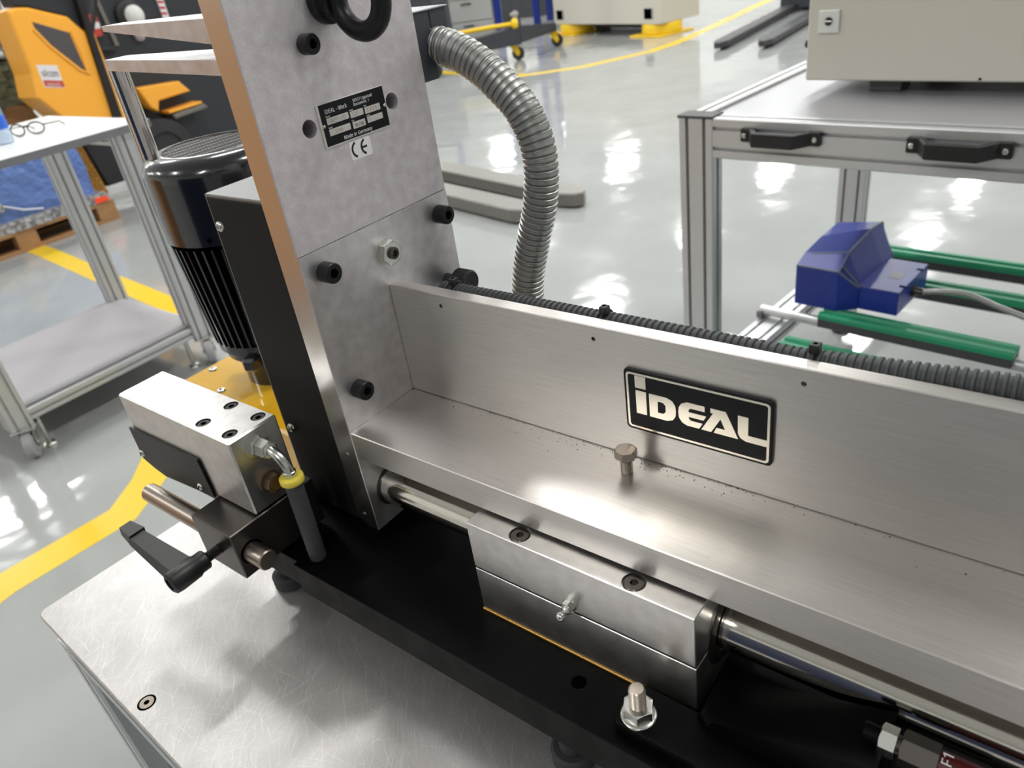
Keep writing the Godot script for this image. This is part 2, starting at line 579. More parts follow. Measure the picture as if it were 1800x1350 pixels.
	mat("truck_orange", Color(1.0, 0.7, 0.22), 0.38, 0.0, {"clearcoat_enabled": true, "clearcoat": 0.3})
	mat("truck_dark", Color(0.16, 0.17, 0.19), 0.5)
	mat("truck_window", Color(0.32, 0.3, 0.31), 0.3)
	mat("fork_steel", Color(0.5, 0.49, 0.47), 0.4, 0.5)
	mat("fork_dark", Color(0.26, 0.26, 0.27), 0.5, 0.3)
	mat("wood", Color(0.95, 0.8, 0.62), 0.75, 0.0, {"albedo_texture": ranged(st1.duplicate(), 0.6, 0.85, Color(0.85, 0.66, 0.45)), "uv1_scale": V(0.2, 0.6, 1)})
	mat("film_blue", Color(0.34, 0.46, 0.72), 0.22, 0.0, {"normal_enabled": true, "normal_texture": normal_of(blot, 8.0), "normal_scale": 0.9, "clearcoat_enabled": true, "clearcoat": 0.8, "uv1_scale": V(0.35, 0.35, 1)})
	mat("film_clear", Color(0.8, 0.8, 0.82), 0.22, 0.0, {"albedo_texture": ranged(blot.duplicate(), 0.45, 0.95), "normal_enabled": true, "normal_texture": normal_of(blot, 10.0), "normal_scale": 1.0, "clearcoat_enabled": true, "clearcoat": 0.8, "uv1_scale": V(0.4, 0.4, 1)})
	mat("film_olive", Color(0.36, 0.37, 0.28), 0.4, 0.0, {"normal_enabled": true, "normal_texture": normal_of(blot, 8.0), "normal_scale": 0.7, "uv1_scale": V(0.3, 0.3, 1)})
	mat("box_sheet", Color(0.5, 0.5, 0.5), 0.38, 0.8)
	mat("cabinet_blue", Color(0.13, 0.17, 0.29), 0.5)
	mat("carton", Color(0.84, 0.6, 0.36), 0.8)
	mat("label_orange", Color(1.0, 0.33, 0.15), 0.5)
	mat("strap_white", Color(0.85, 0.87, 0.9), 0.3)
	mat("bottle_blue", Color(0.6, 0.75, 0.9, 0.45), 0.08, 0.0, {"transparency": BaseMaterial3D.TRANSPARENCY_ALPHA})
	mat("bottle_label", Color(0.2, 0.42, 0.85), 0.4)
	mat("spectacle_frame", Color(0.13, 0.11, 0.06), 0.35)
	mat("spectacle_lens", Color(0.9, 0.92, 0.9, 0.12), 0.02, 0.0, {"transparency": BaseMaterial3D.TRANSPARENCY_ALPHA})
	mat("castor_grey", Color(0.62, 0.62, 0.63), 0.4)
	# the hall
	var wavy := noise_image(512, 512, 41, 0.018, 3)
	mat("floor_resin", Color(0.655, 0.665, 0.66), 1.0, 0.0, {"albedo_texture": ranged(blot.duplicate(), 0.95, 1.0), "roughness_texture": ranged(blot.duplicate(), 0.05, 0.12), "normal_enabled": true, "normal_texture": normal_of(wavy, 4.0), "normal_scale": 0.075, "uv1_triplanar": true, "uv1_world_triplanar": true, "uv1_scale": V(0.3, 0.3, 0.3), "metallic_specular": 0.6})
	mat("tape_yellow", Color(0.91, 0.77, 0.2), 0.3)
	mat("wall_paint", Color(0.83, 0.83, 0.82), 0.7)
	mat("ceiling_paint", Color(0.87, 0.87, 0.87), 0.8)
	mat("lamp_case", Color(0.8, 0.8, 0.8), 0.5)
	mat("lamp_glow", Color(0.9, 0.9, 0.88), 0.5, 0.0, {"emission_enabled": true, "emission": Color(1.0, 1.0, 0.99), "emission_energy_multiplier": GLOW})

func _mid(src: Image, size: int) -> Image:
	var im := src.duplicate() as Image
	im.convert(Image.FORMAT_L8)
	im.resize(size, size, Image.INTERPOLATE_CUBIC)
	for y in size:
		for x in size:
			var g := 0.45 + (im.get_pixel(x, y).r - 0.5) * 0.2
			im.set_pixel(x, y, Color(g, g, g))
	return im

# ---------- the hall ----------
func build_hall() -> void:
	var x0 := -27000.0
	var x1 := 9000.0
	var z0 := -30000.0
	var z1 := 9000.0
	var hh := 6200.0
	for d in [["floor", V(x0, -200, z0), V(x1, 0, z1), "floor_resin", "glossy pale grey resin floor of the hall", "floor"],
			["ceiling", V(x0, hh, z0), V(x1, hh + 200, z1), "ceiling_paint", "plain pale ceiling above the hall", "ceiling"],
			["wall_left", V(x0 - 200, 0, z0), V(x0, hh, z1), "wall_paint", "plain hall wall beyond the orange truck", "wall"],
			["wall_right", V(x1, 0, z0), V(x1 + 200, hh, z1), "wall_paint", "plain hall wall past the end of the rail", "wall"],
			["wall_back", V(x0, 0, z0 - 200), V(x1, hh, z0), "wall_paint", "plain hall wall far behind the white machine", "wall"],
			["wall_front", V(x0, 0, z1), V(x1, hh, z1 + 200), "wall_paint", "plain hall wall behind the viewer", "wall"]]:
		var s := Sh.new()
		s.box(d[1], d[2], 0.0)
		single(d[0], s, M[d[3]], d[4], d[5], V(0, -FL, 0), 0.0, "", "structure")
	# floor markings: yellow strips 1 mm proud
	var lines := [
		[[V(-1800, 0, 560), V(-1902, 0, 20), V(-1880, 0, -340), V(-1990, 0, -505), V(-2300, 0, -800)], 132.0, "broad yellow floor line bending past the bench corner"],
		[[V(-5600, 0, -1585), V(-5240, 0, -1570), V(-4370, 0, -1490), V(-3560, 0, -1422), V(-2700, 0, -1360), V(-2380, 0, -1300)], 122.0, "yellow floor line running under the wheeled white table"],
		[[V(-8500, 0, -7950), V(-6600, 0, -7330), V(-5260, 0, -7080), V(-4720, 0, -7480), V(-4290, 0, -8320), V(-4215, 0, -8980), V(-4300, 0, -10400), V(-4400, 0, -11740), V(-4500, 0, -13500)], 150.0, "far yellow floor line curving in front of the white machine"]]
	for d in lines:
		var s := Sh.new()
		var p: Array = d[0]
		var side := []
		for i in p.size():
			var tg: Vector3 = (p[mini(i + 1, p.size() - 1)] - p[maxi(i - 1, 0)]).normalized()
			side.append(V(-tg.z, 0, tg.x) * d[1] / 2)
		for i in p.size() - 1:
			var up := V(0, 1.0, 0)
			s.quad(p[i] - side[i] + up, p[i] + side[i] + up, p[i + 1] + side[i + 1] + up, p[i + 1] - side[i + 1] + up, Vector3.UP)
			for k in [-1.0, 1.0]:
				s.flat(p[i] + side[i] * k, p[i + 1] + side[i + 1] * k, p[i + 1] + side[i + 1] * k + up, p[i] + side[i] * k + up, side[i] * k)
		single("floor_marking", s, M.tape_yellow, d[2], "floor marking", V(0, -FL, 0), 0.0, "", "structure")
	# ceiling lamps: a white case with a glowing underside
	var proto: Node3D
	for i in 6:
		for j in 7:
			var at := V(2500 - 5300.0 * i, hh - 250 - FL, 5200.0 if j == 0 else 2900 - 5100.0 * j)
			var o: Node3D
			if proto == null:
				o = thing("ceiling_lamp", "white strip lamp", "lamp", at, 0.0, "strip lamps below the ceiling")
				var s := Sh.new()
				s.box(V(-180, 0, -760), V(180, 70, 760), 6.0)
				s.cyl(V(0, 70, -500), V(0, 1, 0), 6, 180, 1, 8)
				s.cyl(V(0, 70, 500), V(0, 1, 0), 6, 180, 1, 8)
				part("lamp_case", s, M.lamp_case, o)
				s = Sh.new()
				s.box(V(-160, -8, -740), V(160, -0.2, 740), 2.0)
				part("glowing_diffuser", s, M.lamp_glow, o)
				proto = o
			else:
				o = proto.duplicate()
				o.name = numbered("ceiling_lamp")
				add_child(o)
				o.position = (at + V(0, FL, 0)) * 0.001
			var nth := ["first", "second", "third", "fourth", "fifth", "sixth", "seventh"]
			o.set_meta("label", "white strip lamp below the ceiling, %s of the %s row from the right hand wall" % [nth[j], nth[i]])
			var l := AreaLight3D.new()
			l.name = "ceiling_lamp_area_light_%d_%d" % [i, j]
			l.area_size = Vector2(0.32, 1.48)
			l.light_energy = LAMP
			l.light_color = Color(1.0, 1.0, 0.99)
			l.shadow_enabled = true
			l.set("area_range", 60.0)
			l.set("area_attenuation", 2.0)
			add_child(l)
			l.position = o.position + V(0, -0.015, 0)
			l.rotation = V(-PI / 2, 0, 0)

# ---------- slotted aluminium bars ----------
# outline of a slotted bar, w by d, with nw slots along each w side and nd along each d side
func slotted(w: float, d: float, nw: int, nd: int, open := 9.0, deep := 9.0) -> Array:
	var p := []
	var sides := [[Vector2(0, 0), Vector2(1, 0), w, nw], [Vector2(w, 0), Vector2(0, 1), d, nd], [Vector2(w, d), Vector2(-1, 0), w, nw], [Vector2(0, d), Vector2(0, -1), d, nd]]
	for s in sides:
		var e: Vector2 = s[1]
		var inn := Vector2(-e.y, e.x)
		var r := 2.5
		p.append(s[0] + e * r)
		for k in s[3]:
			var c: float = s[2] * (k + 0.5) / s[3]
			for q in [[-0.5, 0.0], [-0.5, deep * 0.45], [-0.8, deep * 0.45], [-0.8, deep], [0.8, deep], [0.8, deep * 0.45], [0.5, deep * 0.45], [0.5, 0.0]]:
				p.append(s[0] + e * (c + q[0] * open) + inn * q[1])
		p.append(s[0] + e * (s[2] - r))
	return p

func bar(s: Sh, at: Vector3, ux: Vector3, uy: Vector3, w: float, d: float, nw: int, nd: int, l: float, open := 9.0) -> void:
	s.prism(slotted(w, d, nw, nd, open), at, ux, uy, l)

# ---------- the bench ----------
func build_bench() -> void:
	var at := V(-288, -172, 190)
	var o := thing("workbench", "low bench with a scratched bright metal top under the welding machine", "workbench", V(at.x, -FL, at.z), -deg_to_rad(2.4))
	var top := FL - 172
	var w := 1500.0
	var dp := 440.0
	var s := Sh.new()
	# sheet with a rounded corner, 6 mm thick, with the countersunk screw hole
	var r := 9.0
	var outline := []
	for c in [[V(r, 0, -r), PI / 2, PI], [V(r, 0, -dp + r), PI, PI * 1.5], [V(w - r, 0, -dp + r), -PI / 2, 0.0], [V(w - r, 0, -r), 0.0, PI / 2]]:
		for k in 7:
			var a: float = lerpf(c[1], c[2], k / 6.0)
			outline.append(Vector2(c[0].x + cos(a) * r, -(c[0].z + sin(a) * r)))
	s.prism(outline, V(0, top - 6, 0), V(1, 0, 0), V(0, 0, -1), 6, 0.8)
	part("steel_sheet", s, M.bench_sheet, o)
	s = Sh.new()
	var sp := V(189, top, -13)
	s.lathe(sp - V(0, 2, 0), V(0, 1, 0), [[7.3, 0], [7.3, 2.15], [5.0, 2.15]], 28)
	part("screw_countersink", s, M.hole, o)
	s = Sh.new()
	s.screw(sp - V(0, 3, 0), V(0, 1, 0), 6.2, 3.3, 0.34)
	var cs := part("countersunk_screw", s, M.stainless_worn, o)
	s = Sh.new()
	s.hexnut(sp + V(0, 0.1, 0), V(0, 1, 0), 4.3, 0.25, 0.3)
	part("hexagon_socket", s, M.hole, cs)
	var zz := top - 6
	for d in [["rail", V(6, zz - 45, -2), V(0, 0, -1), V(0, 1, 0), w - 12], ["rail", V(6, zz - 45, -dp + 47), V(0, 0, -1), V(0, 1, 0), w - 12]]:
		s = Sh.new()
		bar(s, d[1], d[2], d[3], 45, 45, 1, 1, d[4])
		# prism runs along (0,0,-1) x (0,1,0) = +x
		part(d[0], s, M.profile, o)
	for x in [6.0, w - 51]:
		s = Sh.new()
		s.prism(slotted(45, 45, 1, 1), V(x, zz - 45, -dp + 47), V(1, 0, 0), V(0, 1, 0), dp - 94)
		part("cross_rail", s, M.profile, o)
		for z in [-47.0, -dp + 2]:
			s = Sh.new()
			s.prism(slotted(45, 45, 1, 1), V(x, 40, z + 45), V(1, 0, 0), V(0, 0, -1), zz - 45 - 40)
			s.cyl(V(x + 22.5, 0, z + 22.5), V(0, 1, 0), 22, 12, 2)
			s.cyl(V(x + 22.5, 12, z + 22.5), V(0, 1, 0), 6, 30, 1)
			part("leg", s, M.profile, o)
	# grey panel set back between the front legs and a dark drawer box behind it
	s = Sh.new()
	s.box(V(51, 120, -36), V(150, zz - 46, -26), 1)
	part("side_panel", s, M.profile, o)
	s = Sh.new()
	s.box(V(190, 150, -dp + 60), V(w - 60, zz - 46, -44), 2)
	part("drawer_box", s, M.paint_black, o)

# ---------- the welding machine ----------
func build_machine() -> void:
	var B := V(150, -172, -40)
	var o := thing("welding_machine", "bench welding machine with upright aluminium plate, long shelf, back plate and polished guide rod", "machine", B)
	var s: Sh
	var X := V(1, 0, 0)
	var Y := V(0, 1, 0)
	var Z := V(0, 0, 1)
	# black base plate with a step near its left end, on four feet
	var base := part("base_plate", _flip_base(B), M.paint_black, o)
	s = Sh.new(B)
	s.cyl(V(214, -107.95, 31), Y, 5.0, 0.05, 0.0, 24)
	part("drilled_hole", s, M.hole, base)
	for q in [V(-100, 0, 38), V(212, 0, 44), V(-90, 0, -160), V(560, 0, 44), V(560, 0, -160)]:
		s = Sh.new(B)
		s.cyl(V(q.x, -172, q.z), Y, 15, 14, 2)
		s.cyl(V(q.x, -158, q.z), Y, 9, 19.2, 0.5)
		part("foot", s, M.rubber, o)
	# upright plate: upper rolled half, lower ground half standing 0.6 mm proud
	s = Sh.new(B)
	s.box(V(-22, 140.3, -149), V(-0.6, 430, 0), 0.5, [[V(-0.6, 215, -36.8), X, 5.7, 20.0], [V(-0.6, 215, -112), X, 5.7, 20.0]])
	var up := part("upright_plate", s, M.aluminium_rolled, o)
	s = Sh.new(B)
	s.prism([Vector2(-22, 140.2), Vector2(0, 140.2), Vector2(0, -97), Vector2(-13, -97), Vector2(-22, -86)], V(0, 0, -149), X, Y, 149, 0.5)
	part("machined_lower_face", s, M.aluminium_ground, up)
	for z in [-36.8, -112.0]:
		s = Sh.new(B)
		s.cyl(V(-20.4, 215, z), X, 5.6, 1.0, 0.0)
		part("bolt_hole", s, M.hole, up)
	s = Sh.new(B)
	s.prism([Vector2(-22.05, 430), Vector2(-0.7, 430), Vector2(-0.7, 140.5), Vector2(-0.1, 140), Vector2(-0.1, -96.9), Vector2(-12.9, -97), Vector2(-22.05, -86)], V(0, 0, 0.02), X, Y, 0.35, 0.15)
	part("milled_edge", s, M.edge_milled, up)
	for q in [V(0, 124.2, -17.6), V(0, 124.2, -136.0), V(0, 29.6, -18.2), V(-0.6, 263.2, -49.5)]:
		s = Sh.new(B)
		var small: bool = q.y > 200
		s.screw(q, X, 7.2 if not small else 6.2, 10.5 if not small else 8.5, 0.52)
		part("cap_screw", s, M.oxide_black, up)
	s = Sh.new(B)
	s.lathe(V(0, 116, -75.4), X, [[10.2, 0], [10.2, 0.5], [0, 0.5]], 30)
	s.hexnut(V(0.5, 116, -75.4), X, 16.5, 6.2, 0.2)
	part("lock_nut", s, M.zinc, up)
	s = Sh.new(B)
	s.lathe(V(6, 116, -75.4), X, [[4.6, 0], [4.6, 2.6], [4.0, 3.0], [2.6, 3.0], [2.6, 0.8], [0, 0.8]], 24)
	part("set_screw", s, M.steel_dark, up)
	for q in [V(-11.4, -23.8, 0), V(-13.0, -84.5, 0)]:
		s = Sh.new(B)
		s.lathe(q - V(0, 0, 0.2), Z, [[2.3, 0.0], [2.3, 0.75], [1.75, 0.66]], 20)
		s.cyl(q - V(0, 0, 0.1), Z, 1.75, 1.16, 0.0, 20)
		part("dowel_pin", s, M.stainless_worn, up)
	# lifting eye
	s = Sh.new(B)
	var ec := V(0, 285, -73)
	s.lathe(ec + V(-0.6, 0, 0), X, [[14.2, 0], [14.2, 4.6], [13.4, 5.4], [12.2, 5.8], [11.6, 9.0], [9.5, 11.5], [0, 11.5]], 36)
	var ring := []
	for k in 49:
		var a := TAU * k / 48
		ring.append(ec + V(31 + cos(a) * 19.6, sin(a) * 19.6, 0))
	s.tube(ring, 6.2, 18, false)
	part("lifting_eye", s, M.oxide_black, o)
	# name plate
	var NB := Basis(V(0, 0, -1), V(0, 1, 0), V(1, 0, 0))
	s = Sh.new(B)
	s.box(V(-0.6, 199.6, -105.3), V(0.2, 227.2, -45), 0.1)
	var np := part("name_plate", s, M.plate_silver, o)
	s = Sh.new(B)
	s.box(V(0.1, 200.6, -104.9), V(0.3, 226.9, -46.8), 0.05)
	part("black_field", s, M.plate_black, np)
	var pl := func(u: float, v: float) -> Vector3: return V(0.3, 200 + v, -45 - u)
	for q in [[6, 13.7, 25, 17.8], [26.5, 13.1, 38.3, 17.3], [39.8, 12.7, 54.3, 17.0], [6, 6.6, 24.6, 10.8], [26.7, 6.0, 38.2, 10.4], [40.3, 6.6, 55, 10.6]]:
		s = Sh.new(B)
		s.box(V(0.28, 200 + q[1], -45 - q[2]), V(0.38, 200 + q[3], -45 - q[0]), 0.03)
		part("data_field", s, M.plate_silver, np)
	for q in [["IDEAL - Werk", 6, 20.7, 2.6, 19.3, "print_white"], ["59557 Lippstadt", 31.2, 22.6, 1.9, 17.9, "print_white"], ["Bunsenstr. 1", 31.3, 20.0, 1.9, 13.9, "print_white"],
			["Mod.", 6, 18.3, 1.1, 3.6, "print_white"], ["max.", 26.5, 17.7, 1.1, 3.5, "print_white"], ["No.", 39.8, 17.5, 1.1, 2.4, "print_white"],
			["Volt", 6, 11.2, 1.1, 3.4, "print_white"], ["Hz", 26.7, 10.8, 1.1, 1.9, "print_white"], ["Amp", 40.3, 10.9, 1.1, 3.2, "print_white"],
			["SMP120", 7.2, 14.4, 2.5, 15.2, "print_grey"], ["120", 28, 14.0, 2.4, 6.0, "print_grey"], ["1111", 41.5, 13.6, 2.4, 9.0, "print_grey"],
			["230", 10.5, 7.4, 2.4, 7.0, "print_grey"], ["50 / 60", 28.5, 6.9, 2.3, 7.8, "print_black"], ["7", 42, 7.4, 2.4, 1.3, "print_grey"],
			["Made in Germany", 17.0, 1.7, 2.4, 26.0, "print_white"]]:
		lettering(q[0], M[q[5]], np, pl.call(q[1], q[2]) - B + V(0.1, 0, 0), NB, q[3], q[4])
	for q in [V(0.2, 213.6, -47.8), V(0.2, 214.2, -103.6)]:
		s = Sh.new(B)
		s.lathe(q, X, [[1.3, 0], [1.2, 0.5], [0.8, 0.9], [0, 1.1]], 16)
		part("rivet", s, M.zinc, np)
	# conformity sticker with the two round letters
	s = Sh.new(B)
	s.prism(_rounded(65, 186.2, 84.4, 199.2, 1.5), V(-0.6, 0, 0), V(0, 0, -1), Y, 0.2)
	var ce := part("conformity_sticker", s, M.sticker_white, o)
	s = Sh.new(B)
	for q in [70.6, 79.0]:
		_arc(s, V(-0.42, 192.7, -q - 1.2), 4.9, 1.6, deg_to_rad(108), deg_to_rad(252))
	s.box(V(-0.42, 191.95, -80.4), V(-0.3, 193.45, -75.6), 0.02)
	part("lettering", s, M.print_black, ce)
	# shelf and back plate
	s = Sh.new(B)
	s.box(V(0.05, -23.4, -92), V(760, 0, 0), 0.6)
	part("shelf_plate", s, M.aluminium_brushed, o)
	s = Sh.new(B)
	s.box(V(0.05, 0.25, -80.5), V(760, 92, -70), 0.6, [[V(51.3, 83, -70), Z, 1.5, 6.0], [V(180.2, 82.8, -70), Z, 1.5, 6.0], [V(309.8, 82.8, -70), Z, 1.5, 6.0], [V(439, 82.8, -70), Z, 1.5, 6.0]])
	part("back_plate", s, M.aluminium_brushed, o)
	# black grit along the joint of shelf and back plate
	s = Sh.new(B)
	var rng := RandomNumberGenerator.new()
	rng.seed = 3
	for k in 150:
		var gx := rng.randfn(195, 55) if k < 110 else rng.randf_range(30, 420)
		var gz := -69.5 + absf(rng.randfn(0, 6.0)) if k % 3 else -69.6 + rng.randf() * 1.4
		if gx < 3 or gx > 440: continue
		var gr := rng.randf_range(0.16, 0.42)
		s.lathe(V(gx, 0, gz), Y, [[gr, 0], [gr * 0.8, gr * 0.7], [0, gr]], 6)
	var grit := part("metal_grit", s, M.hole, o)
	grit.set_meta("kind", "stuff")
	# badge: black rounded plate, silver rim and silver cut letters
	s = Sh.new(B)
	s.prism(_rounded(201.4, 24.4, 295.6, 68.6, 3.2), V(0, 0, -70), X, Y, 2.2, 0.4)
	var bd := part("logo_badge", s, M.plate_black, o)
	s = Sh.new(B)
	var po := _rounded(203.1, 26.2, 293.8, 66.6, 2.6)
	var pi := _rounded(204.5, 27.6, 292.4, 65.2, 1.7)
	for i in po.size():
		var j := (i + 1) % po.size()
		s.quad(V(po[i].x, po[i].y, -67.68), V(po[j].x, po[j].y, -67.68), V(pi[j].x, pi[j].y, -67.68), V(pi[i].x, pi[i].y, -67.68), Z)
		s.flat(V(po[i].x, po[i].y, -67.8), V(po[j].x, po[j].y, -67.8), V(po[j].x, po[j].y, -67.68), V(po[i].x, po[i].y, -67.68), V(po[i].x - 248, po[i].y - 46, 0))
		s.flat(V(pi[i].x, pi[i].y, -67.8), V(pi[j].x, pi[j].y, -67.8), V(pi[j].x, pi[j].y, -67.68), V(pi[i].x, pi[i].y, -67.68), V(248 - pi[i].x, 46 - pi[i].y, 0))
	part("silver_rim", s, M.badge_silver, bd)
	var glyphs := [
		[[209.2, 64.9], [216.6, 64.9], [216.6, 56.2], [209.2, 56.2]],
		[[209.4, 54.4], [216.6, 54.4], [216.6, 37.6], [209.4, 37.6]],
		[[218.6, 54.2], [230.5, 54.2], [234.3, 52.7], [236.2, 49.4], [236.5, 45.9], [236.2, 42.4], [234.3, 39.1], [230.5, 37.5], [218.6, 37.5], [218.6, 45.8], [224.4, 45.8], [224.4, 41.9], [227.9, 41.9], [229.6, 43.6], [229.6, 48.2], [227.9, 49.9], [224.4, 49.9], [224.4, 45.85], [218.6, 45.85]],
		[], [],
		[[275.2, 54.4], [281.4, 54.4], [281.4, 42.2], [292.6, 42.2], [292.6, 37.7], [280.2, 37.7], [276.9, 39.2], [275.4, 42.0]]]
	glyphs[3] = [[255.0, 54.6], [244.0, 54.6], [240.2, 52.9], [238.4, 49.8], [238.0, 46.2], [238.4, 42.4], [240.4, 39.4], [243.6, 38.0], [251.4, 38.0], [253.6, 42.2], [246.2, 42.2], [245.0, 43.2], [244.7, 44.6], [254.2, 44.6], [256.0, 48.0], [244.7, 48.0], [245.0, 49.8], [246.2, 50.8], [255.0, 50.8]]
	glyphs[4] = [[258.6, 54.6], [268.0, 54.6], [275.6, 38.0], [260.6, 38.0], [262.4, 42.0], [267.6, 42.0], [264.8, 48.6], [259.0, 38.0], [252.8, 38.0], [260.2, 51.4], [258.6, 51.4]]
	for g in glyphs:
		s = Sh.new(B)
		var p := []
		for q in g:
			p.append(Vector2(q[0], q[1]))
		s.prism(p, V(0, 0, -67.8), X, Y, 0.14)
		part("silver_letter", s, M.badge_silver, bd)
	# polished guide rod with its collar in the upright
	s = Sh.new(B)
	s.cyl(V(0.0, -66, -27), X, 16.5, 700, 0.5, 64)
	part("guide_rod", s, M.steel_polished, o)
	s = Sh.new(B)
	s.lathe(V(0.0, -66, -27), X, [[18.6, 0], [18.6, 0.4], [18.0, 0.8], [16.55, 0.8]], 48)
	part("rod_collar", s, M.steel_dark, o)
	# split bearing block
	s = Sh.new(B)
	s.box(V(122, -65.2, -68), V(287, -26, 14.3), 0.5, [[V(161.5, -26, 6.6 - 0.6), Y, 7.4, 3.0], [V(245, -26, 6.2), Y, 7.4, 3.0]])
	var bb := part("bearing_block", s, M.aluminium_milled, o)
	s = Sh.new(B)
	s.box(V(122, -106, -68), V(287.3, -66.9, 14.3), 0.4)
	part("lower_half", s, M.aluminium_milled, bb)
	s = Sh.new(B)
	s.box(V(124, -66.95, -67), V(285, -65.15, 11.6), 0.0)
	part("split_joint", s, M.hole, bb)
	s = Sh.new(B)
	s.box(V(121.6, -108, -68), V(280, -105.9, 15.2), 0.3)
	part("brass_shim", s, M.brass, bb)
	for q in [V(161.5, -29, 6.0), V(245, -29, 6.2)]:
		s = Sh.new(B)
		s.screw(q, Y, 6.5, 2.8, 0.42)
		part("countersunk_screw", s, M.steel_dark, bb)
	s = Sh.new(B)
	s.lathe(V(287, -66, -27), X, [[27, 0], [27, 1.0], [25.5, 1.6], [18.5, 1.6], [18.5, 0.4], [16.6, 0.4]], 48)
	part("bushing_flange", s, M.steel_dark, bb)
	s = Sh.new(B)
	var gp := V(202, -60.5, 14.3)
	s.lathe(gp, Z, [[5.0, 0], [5.0, 0.8], [0, 0.8]], 20)
	s.hexnut(gp + Z * 0.8, Z, 8.0, 3.4, 0.3)
	s.lathe(gp + Z * 4.2, Z, [[3.0, 0], [3.0, 1.6], [2.0, 2.6], [2.0, 4.2], [3.1, 5.6], [3.2, 7.6], [2.4, 9.0], [0.8, 9.6], [0.8, 9.0], [0, 9.0]], 20)
	part("grease_nipple", s, M.zinc, bb)
	# foot flange with stud and nut, and the black casting beside the block
	s = Sh.new(B)
	var fo := [Vector2(247.5, 24), Vector2(253, 18.6)]
	fo.append_array([Vector2(430, 18.6), Vector2(430, 49), Vector2(252, 49), Vector2(247.5, 44)])
	s.prism(fo, V(0, -97, 0), X, Z, 10.9, 0.6)
	var fl := part("foot_flange", s, M.paint_black, o)
	s = Sh.new(B)
	var np2 := V(262, -97, 38.5)
	s.lathe(np2, Y, [[10.6, 0], [10.6, 1.2], [9.6, 2.0], [7, 2.0]], 32)
	s.hexnut(np2 + Y * 1.6, Y, 16.5, 8.2, 0.45)
	part("flange_nut", s, M.zinc, fl)
	s = Sh.new(B)
	s.thread(np2 + Y * 9.4, Y, 5.0, 15, 1.5)
	part("threaded_stud", s, M.stainless_worn, fl)
	s = Sh.new(B)
	s.loft([V(291, -108, -50), V(388, -108, -50), V(388, -108, 22), V(330, -108, 24), V(322, -108, 30), V(299, -108, 30), V(291, -108, 24)],
		[V(291.6, -91, -48), V(387.4, -91, -48), V(387.4, -91, 20), V(331, -91, 22), V(322, -91, 28.4), V(300, -91, 28.4), V(292.6, -91, 23)])
	s.loft([V(292.6, -91.5, -8), V(292.6, -91.5, 23), V(300, -91.5, 28), V(387.6, -91.5, 30), V(387.6, -91.5, -8)], [V(296, -90, -8), V(296, -90, 22), V(302, -88.5, 26.5), V(386.4, -59.5, 28), V(386.4, -58.5, -8)])
	part("end_casting", s, M.paint_black, o)
	# hydraulic coupling out of the casting: nut, hexagon body, marked red hose
	var hx := V(382, -56, 12)
	s = Sh.new(B)
	s.cyl(hx - X * 6, X, 5, 9, 0.5)
	var hc := part("hose_coupling", s, M.paint_black, o)
	s = Sh.new(B)
	s.hexnut(hx + X * 9.0, -X, 13.5, 7.5, 0.35)
	part("chrome_nut", s, M.zinc, hc)
	s = Sh.new(B)
	s.cyl(hx + X * 8.9, X, 5.0, 3, 0.2)
	s.hexnut(hx + X * 27, -X, 15.5, 16, 0.3)
	part("hexagon_body", s, M.steel_dark, hc)
	s = Sh.new(B)
	s.tube(_smooth([hx + X * 27, hx + X * 60, hx + X * 120, hx + V(190, -14, 8), hx + V(260, -34, 22), hx + V(340, -41, 40)], 8), 6.8, 32)
	part("red_hose", s, M.hose_red, hc)
	lettering("F1", M.print_white, hc, hx + V(32.6, 6.0, 3.5) - B, Basis(V(0, 0.42, -0.907), V(-1, 0, 0), V(0, 0.907, 0.42)), 4.4, 5.0)
	# black cover box left of the upright: bright sheet frame, matt panel, two screws
	s = Sh.new(B)
	s.box(V(-106, -106, -122), V(-22.2, 173.8, -9.2), 0.8)
	var cb := part("cover_box", s, M.box_sheet, o)
	s = Sh.new(B)
	s.box(V(-102.6, -105, -9.4), V(-22.2, 171.4, -8.2), 0.3)
	part("cover_panel", s, M.cover_black, cb)
	for q in [V(-95.9, 150.4, -8.2), V(-93.5, -28, -8.2)]:
		s = Sh.new(B)
		s.lathe(q, Z, [[4.2, 0], [4.0, 1.2], [3.2, 2.2], [2.0, 2.7], [1.6, 2.7], [1.6, 1.2], [0, 1.2]], 24)
		part("button_screw", s, M.zinc, cb)
	# two tapered brackets welded to the back of the upright and the chrome tube under them
	s = Sh.new(B)
	s.loft([V(-22.1, 271.2, -6), V(-22.1, 286.2, -6), V(-22.1, 286.2, -52), V(-22.1, 271.2, -52)], [V(-157, 285.0, -6), V(-157, 288.4, -6), V(-157, 288.4, -22), V(-157, 285.0, -22)])
	part("tapered_bracket", s, M.aluminium_ground, o)
	s = Sh.new(B)
	s.loft([V(-22.1, 253.8, -6), V(-22.1, 262.9, -6), V(-22.1, 262.9, -60), V(-22.1, 253.8, -60)], [V(-171.5, 259.8, -6), V(-171.5, 267.0, -6), V(-171.5, 267.0, -24), V(-171.5, 259.8, -24)])
	part("tapered_bracket", s, M.aluminium_ground, o)
	s = Sh.new(B)
	s.lathe(V(-172.0, 260.2, -13.5), V(0, -1, 0), [[0, 0], [7.0, 0.0], [7.0, 64], [6.6, 65.5], [5.5, 66.2], [0, 66.4]], 40)
	part("chrome_tube", s, M.chrome, o)
	# sheet box behind the upright and the ribbed metal conduit that leaves it
	s = Sh.new(B)
	s.box(V(-46, 219, -167), V(-3, 265.6, -149.2), 0.3)
	s.box(V(-46, 228, -186), V(-3.5, 265.6, -168.2), 0.3)
	var jb := part("junction_box", s, M.machine_grey, o)
	s = Sh.new(B)
	s.box(V(-47, 265.6, -187), V(-2, 266.6, -149.2), 0.2)
